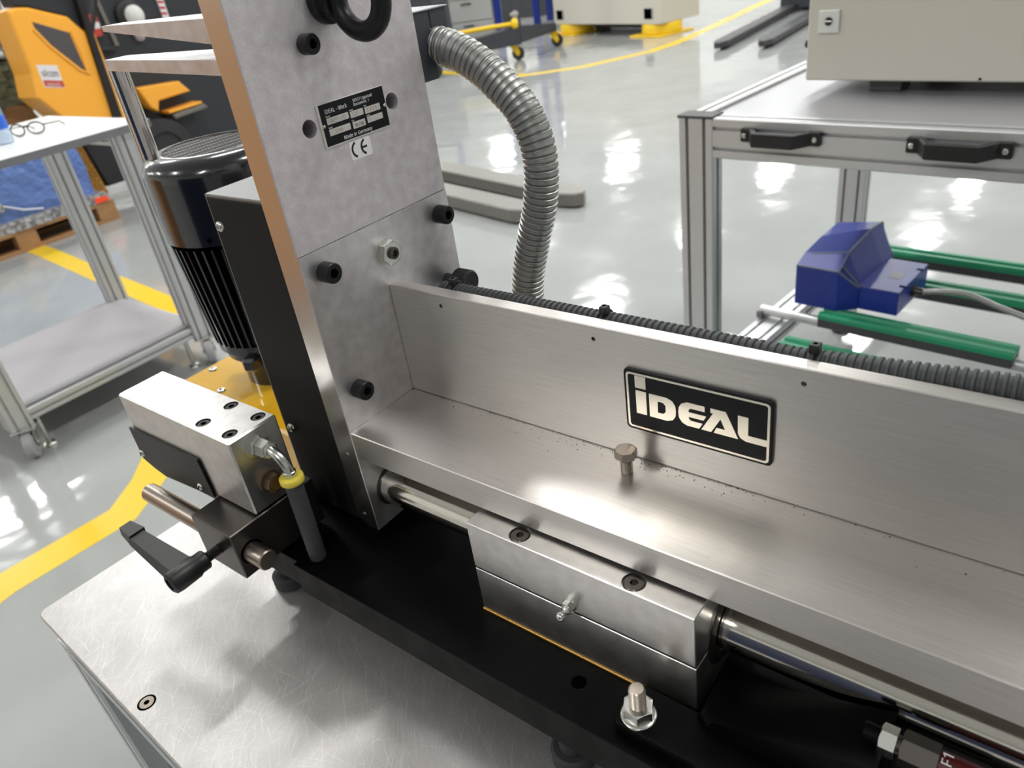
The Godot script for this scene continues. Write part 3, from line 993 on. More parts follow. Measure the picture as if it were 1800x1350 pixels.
	part("lid", s, M.sheet_grey, jb)
	var key := [V(-8, 241.5, -173), V(12, 236, -174), V(33, 224.5, -175), V(49, 211, -175.5), V(63, 196, -176), V(73, 175, -176), V(75.5, 152, -175.5), V(70.5, 124, -175), V(60, 94, -174.5), V(50.5, 63, -174), V(47, 36, -174), V(47, -20, -174), V(47, -100, -174)]
	var path := _smooth(key, 26)
	s = Sh.new(B)
	var fine := []
	var rad := []
	var resp := _resample(path, 0.45)
	for i in resp.size():
		var k := fposmod(i * 0.45, 4.9) / 4.9
		fine.append(resp[i])
		rad.append(12.7 + (0.9 if k < 0.12 else (0.35 if k < 0.8 else -0.9)))
	s.tube(fine, rad, 28)
	part("ribbed_conduit", s, M.conduit, o)
	# grey corrugated cable along the top of the back plate, its ties, and a knurled knob
	s = Sh.new(B)
	var cp := []
	var cr := []
	var x := 36.0
	while x < 560.0:
		var k := fposmod(x, 4.2) / 4.2
		cp.append(V(x, 84.6 + clampf((x - 300) / 110.0, 0, 1) * 6.6, -90.0))
		cr.append((7.2 if k < 0.55 else 5.9) + clampf((x - 300) / 110.0, 0, 1) * 1.2)
		x += 0.35
	s.tube(cp, cr, 24)
	var cbl := part("corrugated_cable", s, M.cable_grey, o)
	for q in [49.6, 177.8, 308.7]:
		s = Sh.new(B)
		var cy: float = 84.6 + clampf((q - 300) / 110.0, 0, 1) * 6.6
		var loop := []
		for k in 25:
			var a := TAU * k / 24
			loop.append(V(q, cy + cos(a) * 8.0, -90 + sin(a) * 8.0))
		s.tube(loop, 1.1, 8, false)
		s.box(V(q - 2.7, cy + 6.6, -91.5), V(q + 2.7, cy + 12.2, -85.8), 0.5, [[V(q, cy + 12.2, -88.6), Y, 1.3, 1.5]])
		part("cable_tie", s, M.plastic_black, cbl)
	s = Sh.new(B)
	s.lathe(V(0, 72, -131), X, [[4, 0], [4, 12]], 20)
	s.lathe(V(12, 72, -131), X, [[0, 0], [8.4, 0], [9.3, 0.9], [9.3, 14], [8.4, 15.2], [0, 15.2]], 36)
	for k in 36:
		var a := TAU * k / 36
		var c := V(13, 72 + cos(a) * 9.3, -131 + sin(a) * 9.3)
		s.tube([c, c + X * 12.6], 0.45, 5)
	part("knurled_knob", s, M.rubber, o)
	# a loose bolt stands on the shelf
	var L := V(208, 0, -53.5)
	var bo := thing("loose_bolt", "small hexagon head bolt standing head up on the long shelf below the badge", "bolt", L)
	s = Sh.new()
	s.thread(V(0, 12.6, 0), V(0, -1, 0), 3.9, 12.6, 1.2)
	part("thread", s, M.stainless_worn, bo)
	s = Sh.new()
	s.hexnut(V(0, 12.6, 0), Y, 12.8, 5.4, 0.2)
	s.lathe(V(0, 12.2, 0), Y, [[4.2, 0], [5.6, 0.3], [5.6, 0.6]], 24)
	part("head", s, M.stainless_worn, bo)

func _flip_base(B: Vector3) -> Sh:
	var s := Sh.new(B)
	s.prism([Vector2(-118, -53), Vector2(-46, -53), Vector2(-46, -57), Vector2(760, -57), Vector2(760, 185), Vector2(-118, 185)], V(0, -139, 0), V(1, 0, 0), V(0, 0, -1), 31, 0.5)
	return s

func _rounded(x0: float, y0: float, x1: float, y1: float, r: float) -> Array:
	var p := []
	for c in [[x1 - r, y0 + r, -PI / 2], [x1 - r, y1 - r, 0.0], [x0 + r, y1 - r, PI / 2], [x0 + r, y0 + r, PI]]:
		for k in 6:
			var a: float = c[2] + PI / 2 * k / 5
			p.append(Vector2(c[0] + cos(a) * r, c[1] + sin(a) * r))
	return p

# a flat printed arc on the upright's face, seen along -x
func _arc(s: Sh, c: Vector3, r: float, w: float, a0: float, a1: float) -> void:
	for k in 20:
		var q := []
		for kk in [k, k + 1]:
			var a: float = lerpf(a0, a1, kk / 20.0)
			for rr in [r - w / 2, r + w / 2]:
				q.append(c + V(0.12, sin(a) * rr, -cos(a) * rr))
		s.quad(q[0], q[1], q[3], q[2], V(1, 0, 0))

func _smooth(key: Array, per: int) -> Array:
	var out := []
	for i in key.size() - 1:
		var p0: Vector3 = key[maxi(i - 1, 0)]
		var p3: Vector3 = key[mini(i + 2, key.size() - 1)]
		for k in per:
			out.append((key[i] as Vector3).cubic_interpolate(key[i + 1], p0, p3, float(k) / per))
	out.append(key[-1])
	return out

func _resample(p: Array, step: float) -> Array:
	var out := [p[0]]
	var left := step
	for i in p.size() - 1:
		var a: Vector3 = p[i]
		var b: Vector3 = p[i + 1]
		var l := (b - a).length()
		var at := 0.0
		while l - at >= left:
			at += left
			out.append(a.lerp(b, at / l))
			left = step
		left -= l - at
	return out

# ---------- hydraulic valve block on its clamp ----------
func build_valve_block() -> void:
	var B := V(-140, -172, 60)
	var o := thing("clamp_unit", "aluminium hydraulic block on a dark rod clamp with a black locking lever", "clamp", B)
	var X := V(1, 0, 0)
	var Y := V(0, 1, 0)
	var Z := V(0, 0, 1)
	var s := Sh.new(B)
	var hs := []
	for q in [V(-107.6, 12, 28.4), V(-106.6, 12, 55.0), V(-71.2, 12, 54.6), V(-71.0, 12, 28.6)]:
		hs.append([q, Y, 6.0, 5.0])
	s.box(V(-226, -57, 20), V(-60, 12, 64), 1.3, hs)
	var ab := part("aluminium_block", s, M.aluminium_milled, o)
	for q in hs:
		s = Sh.new(B)
		s.screw(q[0] - Y * 4.9, Y, 5.2, 4.2, 0.5)
		part("cap_screw", s, M.oxide_black, ab)
	s = Sh.new(B)
	s.prism([Vector2(-230, -22.6), Vector2(-119, -21), Vector2(-115.5, -58.5), Vector2(-197, -66), Vector2(-212, -63), Vector2(-230, -57)], V(0, 0, 64.05), X, Y, 2.2, 0.3)
	var pl := part("cover_plate", s, M.plate_black, o)
	for q in [V(-225.6, -49.5, 66.2), V(-133.5, -53.5, 66.2)]:
		s = Sh.new(B)
		s.lathe(q, Z, [[3.4, 0], [3.2, 1.0], [2.4, 1.8], [0, 2.0]], 22)
		part("slotted_screw", s, M.zinc, pl)
		s = Sh.new(B)
		s.t = Transform3D(Basis(Z, 0.9), q + Z * 1.5)
		s.box(V(-2.9, -0.45, 0), V(2.9, 0.45, 0.56), 0.0)
		part("screw_slot", s, M.hole, pl)
	# dark jaw block with bored hole for the rod, guide bar behind it
	s = Sh.new(B)
	s.box(V(-115, -103, 8), V(-60.4, -59, 90), 0.8)
	part("clamp_jaw", s, M.steel_dark, o)
	s = Sh.new(B)
	s.box(V(-214, -72, 22), V(-114.8, -57.2, 60), 0.8)
	part("mounting_bar", s, M.steel_dark, o)
	s = Sh.new(B)
	s.box(V(-112, -107.8, 12), V(-70, -102.8, 50), 0.8)
	part("clamp_post", s, M.paint_black, o)
	s = Sh.new(B)
	s.cyl(V(-217, -83, 77.6), X, 8.4, 178, 1.0, 40)
	part("clamp_rod", s, M.stainless_worn, o)
	s = Sh.new(B)
	s.lathe(V(-60.4, -83, 77.6), X, [[10.0, 0], [10.0, 0.15], [8.45, 0.15]], 32)
	part("bore_edge", s, M.hole, o)
	# locking lever: threaded stem, turned hub, tapered arm with a raised tip
	s = Sh.new(B)
	var hb := V(-88.5, -83.5, 90)
	s.thread(hb, Z, 4.4, 14, 1.5)
	s.lathe(hb + Z * 12, Z, [[0, 0], [7.2, 0], [8.2, 1], [8.2, 8], [9.4, 10], [9.8, 26], [9.2, 31], [7.0, 32.5], [5.2, 32.5], [5.2, 30.5], [0, 30.5]], 36)
	var lv := part("lever_hub", s, M.plastic_black, o)
	s = Sh.new(B)
	s.screw(hb + Z * 41.5, Z, 4.6, 1.8, 0.5)
	part("hub_screw", s, M.steel_dark, lv)
	s = Sh.new(B)
	var dx := V(-0.985, 0.16, 0.0).normalized()
	var dy := V(0.16, 0.985, 0)
	var c0 := hb + Z * 33
	s.loft([c0 + dy * 8.0 - Z * 12, c0 + dy * 8.0 + Z * 6, c0 - dy * 8.6 + Z * 8, c0 - dy * 8.6 - Z * 11], [c0 + dx * 66 + dy * 5.0 - Z * 6.5, c0 + dx * 66 + dy * 5.0 + Z * 5, c0 + dx * 66 - dy * 4.6 + Z * 6, c0 + dx * 66 - dy * 4.6 - Z * 6])
	s.loft([c0 + dx * 63 + dy * 6.6 - Z * 8.5, c0 + dx * 63 + dy * 6.6 + Z * 5, c0 + dx * 63 - dy * 4.7 + Z * 6, c0 + dx * 63 - dy * 4.7 - Z * 8], [c0 + dx * 81 + dy * 4.6 - Z * 6.5, c0 + dx * 81 + dy * 4.6 + Z * 3.6, c0 + dx * 81 - dy * 3.6 + Z * 4.2, c0 + dx * 81 - dy * 3.6 - Z * 6])
	part("lever_arm", s, M.plastic_black, o)
	# pipe elbow on the end of the block, sealing ring, hose down to the base, brass plug below
	var ep := V(-60, -1.8, 43.2)
	s = Sh.new(B)
	s.lathe(ep, X, [[10.5, 0], [10.5, 0.8], [0, 0.8]], 28)
	s.hexnut(ep + X * 0.8, X, 15.6, 4.6, 0.3)
	s.hexnut(ep + X * 4.6, X, 13.2, 12.0, 0.3)
	s.lathe(ep + X * 16.4, X, [[5.8, 0], [5.8, 1.6], [4.9, 2.2], [0, 2.2]], 24)
	part("pipe_union", s, M.zinc, o)
	var ex := ep + X * 16
	var pts := [ex]
	for k in 13:
		var a := PI / 2 * k / 12
		pts.append(ex + X * (2.0 + sin(a) * 13.0) + V(0, -(1 - cos(a)) * 15.0, 0) + Z * (1 - cos(a)) * -1.5)
	var last: Vector3 = pts[-1]
	pts.append(last + V(0.1, -5, 0))
	s = Sh.new(B)
	s.tube(pts, 4.1, 22)
	s.lathe(pts[-1] + V(0, 5, 0), V(0, -1, 0), [[4.2, 0], [5.0, 0.6], [5.0, 6.5], [0, 6.5]], 22)
	part("pipe_elbow", s, M.zinc, o)
	s = Sh.new(B)
	var e2: Vector3 = pts[-1]
	s.lathe(e2, V(0, -1, 0), [[4.5, 0], [8.6, 0], [9.3, 0.8], [9.3, 4.8], [8.6, 5.6], [5.0, 5.6]], 32)
	part("sealing_ring", s, M.seal_yellow, o)
	s = Sh.new(B)
	s.tube([e2 + V(0, -1, 0), e2 + V(-0.8, -30, 0), V(-33.8, -107.2, 40.2)], 6.9, 24)
	part("hydraulic_hose", s, M.hose_rubber, o)
	var bp := V(-60, -36.6, 43.4)
	s = Sh.new(B)
	s.lathe(bp, X, [[9.2, 0], [9.2, 1.4], [0, 1.4]], 28)
	s.hexnut(bp + X * 1.4, X, 14.0, 7.0, 0.1)
	part("bronze_plug", s, M.bronze_dull, o)
	s = Sh.new(B)
	s.lathe(bp + X * 8.2, X, [[5.4, 0], [5.4, 0.5], [4.6, 0.5], [4.6, 0.3], [0, 0.3]], 24)
	part("plug_bore", s, M.brass, o)

# ---------- electric motor on the yellow oil tank ----------
func build_power_unit() -> void:
	var B := V(-330, -172, -160)
	var o := thing("hydraulic_power_unit", "blue-black finned electric motor standing upright on a glossy yellow oil tank", "motor", B)
	var Y := V(0, 1, 0)
	var s := Sh.new(B)
	s.box(V(-447, -172, -310), V(-150, -112, -70), 3.0)
	var tk := part("oil_tank", s, M.tank_yellow, o)
	for q in [V(-432, -112, -120), V(-372, -112, -92), V(-432, -112, -210)]:
		s = Sh.new(B)
		s.lathe(q, Y, [[5.5, 0], [5.2, 1.4], [3.6, 2.4], [2, 2.4], [2, 1.2], [0, 1.2]], 20)
		part("tank_screw", s, M.zinc, tk)
	var A := V(-345, 0, -168)
	s = Sh.new(B)
	s.lathe(A + Y * -112, Y, [[46, 0], [46, 18], [48, 20], [48, 34], [44, 36], [0, 36]], 48)
	part("motor_foot", s, M.motor_paint, o)
	s = Sh.new(B)
	s.lathe(A + Y * -78, Y, [[0, 0], [52, 0], [58, 4], [58, 12], [64, 16], [64, 26], [0, 26]], 48)
	for k in 4:
		var a := TAU * k / 4 + 0.5
		s.t = Transform3D(Basis(Y, a), A + Y * -70)
		s.box(V(52, -8, -9), V(74, 8, 9), 3)
	s.t = Transform3D()
	part("end_shield", s, M.motor_paint, o)
	s = Sh.new(B)
	s.cyl(A + Y * -53, Y, 60, 122, 0.5, 48)
	var body := part("motor_body", s, M.motor_paint, o)
	for k in 44:
		s = Sh.new(B)
		var a := TAU * k / 44
		s.t = Transform3D(Basis(Y, a), A)
		s.loft([V(59, -52, -1.5), V(59, -52, 1.5), V(66, -52, 1.1), V(66, -52, -1.1)], [V(59, 68, -1.5), V(59, 68, 1.5), V(75, 68, 1.1), V(75, 68, -1.1)])
		part("cooling_fin", s, M.motor_paint, body)
	# fan cover: rounded cap with a round grille opening
	s = Sh.new(B)
	var prof := [[76, 0], [77.5, 1.0], [77.5, 60]]
	for k in 9:
		var a := PI / 2 * k / 8
		prof.append([56.5 + cos(a) * 21, 66 + sin(a) * 21])
	prof.append([54.5, 87.0]); prof.append([54.5, 84.0])
	s.lathe(A + Y * 72, Y, prof, 64)
	var fc := part("fan_cover", s, M.motor_paint, o)
	s = Sh.new(B)
	s.cyl(A + Y * 132, Y, 55, 18, 0.2, 40)
	part("fan_space", s, M.hole, fc)
	s = Sh.new(B)
	s.lathe(A + Y * 157.0, Y, [[52.6, 0], [52.6, 1.5], [56.5, 1.5], [56.5, 0]], 64)
	for i in range(-3, 4):
		var x := i * 15.0
		var h := sqrt(54.0 * 54.0 - x * x)
		s.box(A + V(x - 1.1, 157.4, -h), A + V(x + 1.1, 158.1, h), 0.0)
	for i in range(-13, 14):
		var z := i * 3.9
		var h := sqrt(54.0 * 54.0 - z * z)
		s.box(A + V(-h, 157.6, z - 0.5), A + V(h, 157.9, z + 0.5), 0.0)
	s.t = Transform3D(Basis(), Vector3.ZERO)
	part("fan_grille", s, M.steel_dark, fc)
	s = Sh.new(B)
	s.lathe(A + V(44, 80, 62.5), V(0.58, 0, 0.82), [[2.2, 0], [2.2, 2.4], [0, 2.4]], 16)
	part("cover_screw", s, M.hole, fc)

# ---------- wheeled tables ----------
# a castor: swivel plate, fork and wheel; local millimetres, p on the floor
func castor(o: Node3D, p: Vector3, h: float, turn: float, wheel_mat := "castor_grey", fork_mat := "zinc", wheel_r := 0.42) -> void:
	var s := Sh.new()
	var r := h * wheel_r
	var b := Transform3D(Basis(V(0, 1, 0), turn), p)
	s.t = b
	s.box(V(-h * 0.42, h - 5, -h * 0.36), V(h * 0.42, h, h * 0.36), 1)
	s.cyl(V(0, h - 16, 0), V(0, 1, 0), h * 0.25, 12, 1, 20)
	for k in [-1.0, 1.0]:
		s.prism([Vector2(-h * 0.25, h - 15), Vector2(h * 0.25, h - 15), Vector2(h * 0.38, r * 1.25), Vector2(h * 0.3, r * 0.72), Vector2(h * 0.14, r * 0.72)], V(0, 0, k * h * 0.2 - 1.5), V(1, 0, 0), V(0, 1, 0), 3, 0.3)
	s.cyl(V(h * 0.24, r, -h * 0.24), V(0, 0, 1), h * 0.06, h * 0.48, 1, 12)
	var c := part("castor", s, M[fork_mat], o)
	s = Sh.new()
	s.t = b
	s.lathe(V(h * 0.24, r, -h * 0.15), V(0, 0, 1), [[0, 0], [r * 0.6, 0], [r * 0.66, h * 0.03], [r * 0.9, h * 0.02], [r, h * 0.06], [r, h * 0.24], [r * 0.9, h * 0.28], [r * 0.66, h * 0.27], [r * 0.6, h * 0.3], [0, h * 0.3]], 32)
	part("wheel", s, M[wheel_mat], c)

func build_carts() -> void:
	var X := V(1, 0, 0)
	var Y := V(0, 1, 0)
	var Z := V(0, 0, 1)
	# left: white topped table on castors; local +x towards the viewer side, z along its length
	var at := V(-2550, -FL, -745)
	var o := thing("wheeled_table", "wheeled table of slotted aluminium bars with a white top and grey lower shelf", "table", at, 0.0)
	var s: Sh
	var L := 425.0
	var D := 770.0
	for q in [V(-80, 120, -L), V(-80, 120, L - 80), V(-D, 120, -L), V(-D, 120, L - 80)]:
		s = Sh.new()
		s.prism(slotted(80, 80, 2, 2, 10), q + Z * 80, X, -Z, 860)
		part("leg", s, M.profile, o)
		castor(o, V(q.x + 58, 0, q.z + 30), 119.5, -0.5, "castor_grey", "zinc", 0.46)
	for q in [[V(-58, 128, -L + 80), L * 2 - 160], [V(-D + 14, 128, -L + 80), L * 2 - 160]]:
		s = Sh.new()
		s.prism(slotted(45, 45, 1, 1), q[0], X, Y, q[1])
		part("rail", s, M.profile, o)
	for z in [-L + 60, L - 14]:
		s = Sh.new()
		s.prism(slotted(45, 45, 1, 1), V(-D + 80, 128, z), -Z, Y, D - 160)
		part("rail", s, M.profile, o)
	s = Sh.new()
	s.box(V(-D + 40, 173.2, -L + 30), V(-40, 181, L - 30), 1)
	part("lower_shelf", s, M.laminate_grey, o)
	for z in [-L + 60, L - 20]:
		s = Sh.new()
		s.prism(slotted(40, 40, 1, 1), V(-D + 80, 930, z), -Z, Y, D - 160)
		part("rail", s, M.profile, o)
	s = Sh.new()
	s.box(V(-D - 70, 980.2, -L - 48), V(28, 1008, L + 120), 1.5)
	var wt := part("white_top", s, M.laminate_white, o)
	for q in [[V(28.05, 980.4, -L - 48), V(29.6, 1007.4, L + 120)], [V(-D - 70, 980.4, -L - 49.6), V(28, 1007.4, -L - 48.05)], [V(-D - 70, 980.4, L + 120.05), V(28, 1007.4, L + 121.6)]]:
		s = Sh.new()
		s.box(q[0], q[1], 0.3)
		part("edge_band", s, M.edge_grey, wt)
	for q in [V(-30, 0, L - 100), V(-30, 0, -L + 118)]:
		s = Sh.new()
		s.lathe(V(q.x, 0, q.z), Y, [[26, 0], [26, 6], [20, 14], [9, 18], [9, 128], [0, 128]], 20)
		part("levelling_foot", s, M.zinc, o)
	_spectacles(V(-2925, -FL + 1008, -945))
	_bottle(V(-2872, -FL + 1008, -832))
	# right: heavy trolley with a cabinet on top and glide bars below
	at = V(-432.7, -FL, -1392.2)
	var tn := -atan2(0.105, 0.9945)
	o = thing("glide_trolley", "heavy slotted aluminium trolley with black pull handles and green glide bars", "trolley", at, tn)
	var W := 1080.0
	var DP := 990.0
	for q in [V(0, 60, 0), V(W - 90, 60, 0), V(0, 60, -DP + 45), V(W - 90, 60, -DP + 45)]:
		s = Sh.new()
		s.prism(slotted(90, 45, 2, 1, 9), q, X, -Z, 940 - (3 if q.z > -1 else 0))
		part("leg", s, M.profile, o)
		s = Sh.new()
		s.cyl(V(q.x + 45, 0, q.z - 22), Y, 30, 14, 2)
		s.cyl(V(q.x + 45, 14, q.z - 22), Y, 9, 46.5, 1)
		part("foot", s, M.rubber, o)
	for x in [-2.0, W - 91]:
		s = Sh.new()
		s.box(V(x, 997, -47), V(x + 93, 1003.5, 2), 1.2)
		part("corner_cap", s, M.cap_grey, o)
	for q in [[V(90, 910, 0), W - 180], [V(90, 910, -DP + 45), W - 180]]:
		s = Sh.new()
		s.prism(slotted(45, 90, 1, 2, 8), q[0], -Z, Y, q[1])
		part("rail", s, M.profile, o)
	for x in [8.0, W - 53]:
		s = Sh.new()
		s.prism(slotted(45, 90, 1, 2, 8), V(x, 910, -DP + 45.2), X, Y, DP - 90.4)
		part("rail", s, M.profile, o)
		s = Sh.new()
		s.prism(slotted(90, 45, 2, 1, 8), V(x - 8, 243, -DP + 45.2), X, Y, DP - 90.4)
		part("lower_rail", s, M.profile, o)
	s = Sh.new()
	s.box(V(53.5, 978, -DP + 46), V(W - 53.5, 992, -45.5), 1)
	part("top_sheet", s, M.sheet_grey, o)
	for x in [165.0, 512.0]:
		s = Sh.new()
		var hp := [Vector2(0, 0), Vector2(27, 0), Vector2(50, 33), Vector2(128, 33), Vector2(151, 0), Vector2(178, 0), Vector2(178, 9), Vector2(158, 9), Vector2(134, 46), Vector2(44, 46), Vector2(20, 9), Vector2(0, 9)]
		s.prism(hp, V(x, 984, 0.1), X, Z, 30, 2.0)
		var h := part("pull_handle", s, M.plastic_black, o)
		for d in [10.0, 168.0]:
			s = Sh.new()
			s.lathe(V(x + d, 969, 9), Z, [[5.5, 0], [5.5, 5], [4, 6.5], [0, 6.5]], 16)
			part("handle_screw", s, M.zinc, h)
	var n := 0
	for z in [-225.0, -440.0, -742.0, -960.0]:
		s = Sh.new()
		s.cyl(V(-2, 309, z), X, 16, W + 4, 2, 24)
		var br := part("glide_bar", s, M.profile, o)
		s = Sh.new()
		s.box(V(-6, 288.2, z - 24), V(12, 313, z + 24), 2)
		part("bar_end", s, M.profile_dark, br)
		var a0: float = [175.0, 190.0, 200.0, 170.0][n]
		var a1: float = [700.0, 690.0, 960.0, 960.0][n]
		s = Sh.new()
		s.prism([Vector2(-30, 0), Vector2(30, 0), Vector2(30, 25), Vector2(-30, 25)], V(a0, 308, z), -Z, Y, a1 - a0, 0.8)
		part("glide_base", s, M.cap_grey, br)
		s = Sh.new()
		s.prism([Vector2(-30, 25.1), Vector2(30, 25.1), Vector2(30, 36), Vector2(24, 43), Vector2(10, 43), Vector2(5, 34), Vector2(-5, 34), Vector2(-10, 43), Vector2(-24, 43), Vector2(-30, 36)], V(a0, 308, z), -Z, Y, a1 - a0, 0.8)
		part("green_glide", s, M.green_plastic, br)
		n += 1
	# white cabinet standing on the trolley
	var u := V(0.9945, 0, 0.105)
	var v := V(0.105, 0, -0.9945)
	var w := V(at.x, -FL, at.z)
	var cp := w + u * 168 + v * 290 + Y * 992.4
	o = thing("control_cabinet", "off-white sheet metal cabinet with a small square lock standing on the trolley", "cabinet", cp, tn)
	s = Sh.new()
	s.box(V(0, 28, -560), V(800, 700, 0), 3)
	var cb := part("cabinet_body", s, M.cabinet_white, o)
	for q in [V(140, 0, -90), V(660, 0, -90), V(140, 0, -470), V(660, 0, -470)]:
		s = Sh.new()
		s.box(q, q + V(70, 28.2, 60), 2)
		part("cabinet_foot", s, M.cap_grey, o)
	s = Sh.new()
	s.box(V(27, 132, 0), V(74, 180, 7), 1.5)
	var lk := part("lock_plate", s, M.laminate_white, o)
	s = Sh.new()
	s.cyl(V(50.5, 157, 7), Z, 9, 3, 0.8)
	part("lock_cylinder", s, M.plastic_black, lk)
	s = Sh.new()
	s.box(V(42, 155.5, 9.9), V(59, 158.5, 11), 0.3)
	part("lock_slot", s, M.zinc, lk)
	s = Sh.new()
	s.cyl(V(375, 34, 0), Z, 3, 0.6, 0.1)
	part("rivet_hole", s, M.hole, cb)
	s = Sh.new()
	s.cyl(V(0, 106, -20), -X, 9, 12, 2)
	part("side_knob", s, M.plastic_black, cb)
	# blue welded cover lying on the glide bars, its cable
	var bw := w + u * 102 + v * 445 + Y * 351.2
	o = thing("blue_cover", "blue sheet metal cover with worn bare edges lying on the green glide bars", "cover", bw, tn)
	s = Sh.new()
	var e0 := [V(0, 0, 0), V(0, 122, 0), V(0, 158, -62), V(0, 176, -215), V(0, 168, -300), V(0, 132, -320), V(0, 0, -320)]
	var e1 := []
	for q in e0:
		var k: float = q.y
		e1.append(q + V(123.0, 0, 0))
	e0 = [V(0, 0, 0), V(0, 122, 0), V(4, 146, -45), V(14, 168, -130), V(14, 172, -240), V(0, 140, -318), V(0, 0, -320)]
	s.loft(e0, e1)
	var r1 := [V(170, 0, -38), V(170, 68, -38), V(168, 66, -60), V(168, 64, -215), V(168, 66, -290), V(168, 66, -292), V(170, 0, -292)]
	s.loft(e1, r1)
	var cv := part("cover_body", s, M.blue_paint, o)
	s = Sh.new()
	s.box(V(160, 0, -268), V(278, 70, -42), 1.5)
	part("terminal_box", s, M.blue_paint, o)
	s = Sh.new()
	for i in range(1, e1.size() - 2):
		s.tube([e1[i] + V(1, 0, 0), e1[i + 1] + V(1, 0, 0)], 2.6, 6)
	s.tube([e1[1], r1[1]], 2.8, 6)
	s.tube([e1[1] + V(3, 12, -18), r1[1] + V(1, 2, -6)], 2.2, 6)
	s.tube([e1[5], r1[5]], 2.8, 6)
	s.tube([e0[1], e1[1]], 2.2, 6)
	s.tube([e0[2] + V(20, 0, 0), e1[2]], 2.2, 6)
	s.tube([V(166, 70.5, -43), V(277, 70.5, -43)], 1.0, 6)
	part("worn_edge", s, M.blue_worn, cv)
	s = Sh.new()
	s.box(V(214, 70, -178), V(246, 70.8, -132), 0.3)
	part("type_label", s, M.laminate_grey, o)
	for z in [-88.0, -220.0]:
		s = Sh.new()
		s.box(V(262, 68, z - 6), V(278.6, 70.6, z + 6), 0.2)
		part("notch", s, M.hole, o)
	s = Sh.new()
	s.lathe(V(278, 34, -150), X, [[16, 0], [16, 12], [12, 14], [12, 26], [9, 30], [0, 30]], 20)
	part("cable_gland", s, M.steel_dark, o)
	s = Sh.new()
	s.tube(_smooth([V(300, 34, -150), V(350, 44, -154), V(420, 46, -160), V(500, 26, -158), V(580, 10, -150), V(700, -12, -140), V(800, -22, -140)], 10), 8.0, 14)
	part("cable", s, M.conduit, o)

func _spectacles(at: Vector3) -> void:
	var o := thing("spectacles", "dark rimmed spectacles lying on the white table top", "spectacles", at, -0.93)
	var s := Sh.new()
	for k in [-1.0, 1.0]:
		var ring := []
		for i in 25:
			var a := TAU * i / 24
			ring.append(V(5 - cos(a) * k * 5, 24 + sin(a) * 21, k * 37 + cos(a) * 30))
		s.tube(ring, 2.9, 8, false)
	s.tube([V(8, 30, -8), V(9, 34, 0), V(8, 30, 8)], 2.4, 8)
	part("frame", s, M.spectacle_frame, o)
	for k in [-1.0, 1.0]:
		s = Sh.new()
		s.lathe(V(4, 24, k * 37), V(1, 0, k * 0.15), [[0, 0], [20, 0], [20, 1.5], [0, 1.5]], 24)
		part("lens", s, M.spectacle_lens, o)
		s = Sh.new()
		s.tube([V(0, 32, k * 67), V(-20, 30, k * 70), V(-105, 22, k * 68), V(-140, 4, k * 64)], 2.6, 8)
		part("temple", s, M.spectacle_frame, o)

func _bottle(at: Vector3) -> void:
	var o := thing("water_bottle", "clear blue plastic water bottle with a blue label at the edge of the white table", "bottle", at)
	var s := Sh.new()
	s.lathe(V(0, 0, 0), V(0, 1, 0), [[0, 2], [26, 0], [33, 5], [34, 40], [31, 44], [34, 48], [34, 120], [32, 130], [22, 165], [14, 185], [14, 200], [0, 200]], 28)
	part("bottle_body", s, M.bottle_blue, o)
	s = Sh.new()
	s.lathe(V(0, 52, 0), V(0, 1, 0), [[34.3, 0], [34.3, 46]], 28)
	part("bottle_label", s, M.bottle_label, o)
	s = Sh.new()
	s.cyl(V(0, 196, 0), V(0, 1, 0), 15.5, 16, 1)
	part("bottle_cap", s, M.bottle_label, o)

# ---------- things further off in the hall ----------
# a box whose faces are pushed in and out by noise, for loads wrapped in film
func lumpy(s: Sh, a: Vector3, b: Vector3, amp: float, seed_: int, step := 60.0) -> void:
	var f := FastNoiseLite.new()
	f.seed = seed_
	f.frequency = 0.006
	f.fractal_octaves = 3
	var mid := (a + b) / 2
	var push := func(p: Vector3) -> Vector3:
		var q: Vector3 = p + (p - mid).normalized() * f.get_noise_3dv(p) * amp * 2.0
		q.y = maxf(q.y, a.y)
		return q
	for ax in 3:
		var i := (ax + 1) % 3
		var j := (ax + 2) % 3
		var ni := maxi(2, int((b[i] - a[i]) / step))
		var nj := maxi(2, int((b[j] - a[j]) / step))
		for sd in 2:
			for p in ni:
				for q in nj:
					var c := []
					for k in [[0, 0], [1, 0], [1, 1], [0, 1]]:
						var e := Vector3.ZERO
						e[ax] = b[ax] if sd else a[ax]
						e[i] = lerpf(a[i], b[i], float(p + k[0]) / ni)
						e[j] = lerpf(a[j], b[j], float(q + k[1]) / nj)
						c.append(push.call(e))
					var m := Vector3.ZERO
					m[ax] = 1.0 if sd else -1.0
					s.flat(c[0], c[1], c[2], c[0], m)
					s.flat(c[0], c[2], c[3], c[0], m)

func pallet(called_label: String, at: Vector3, l: float, d: float) -> void:
	var o := thing("pallet", called_label, "pallet", at, 0.0, "wooden pallets")
	for k in 5:
		var s := Sh.new()
		var x := -d / 2 + (d - 120) * k / 4.0
		s.box(V(x, 122, -l / 2), V(x + 120, 144, l / 2), 1.5)
		part("board", s, M.wood, o)
	for z in [-l / 2, -70.0, l / 2 - 140]:
		var s := Sh.new()
		s.box(V(-d / 2, 100, z), V(d / 2, 121.8, z + 140), 1.5)
		part("cross_board", s, M.wood, o)
	for x in [-d / 2, -50.0, d / 2 - 100]:
		for z in [-l / 2, -70.0, l / 2 - 140]:
			var s := Sh.new()
			s.box(V(x, 22, z), V(x + 100, 99.8, z + 140), 2)
			part("block", s, M.wood, o)
		var s2 := Sh.new()
		s2.box(V(x, 0, -l / 2), V(x + 100, 21.8, l / 2), 1.5)
		part("board", s2, M.wood, o)

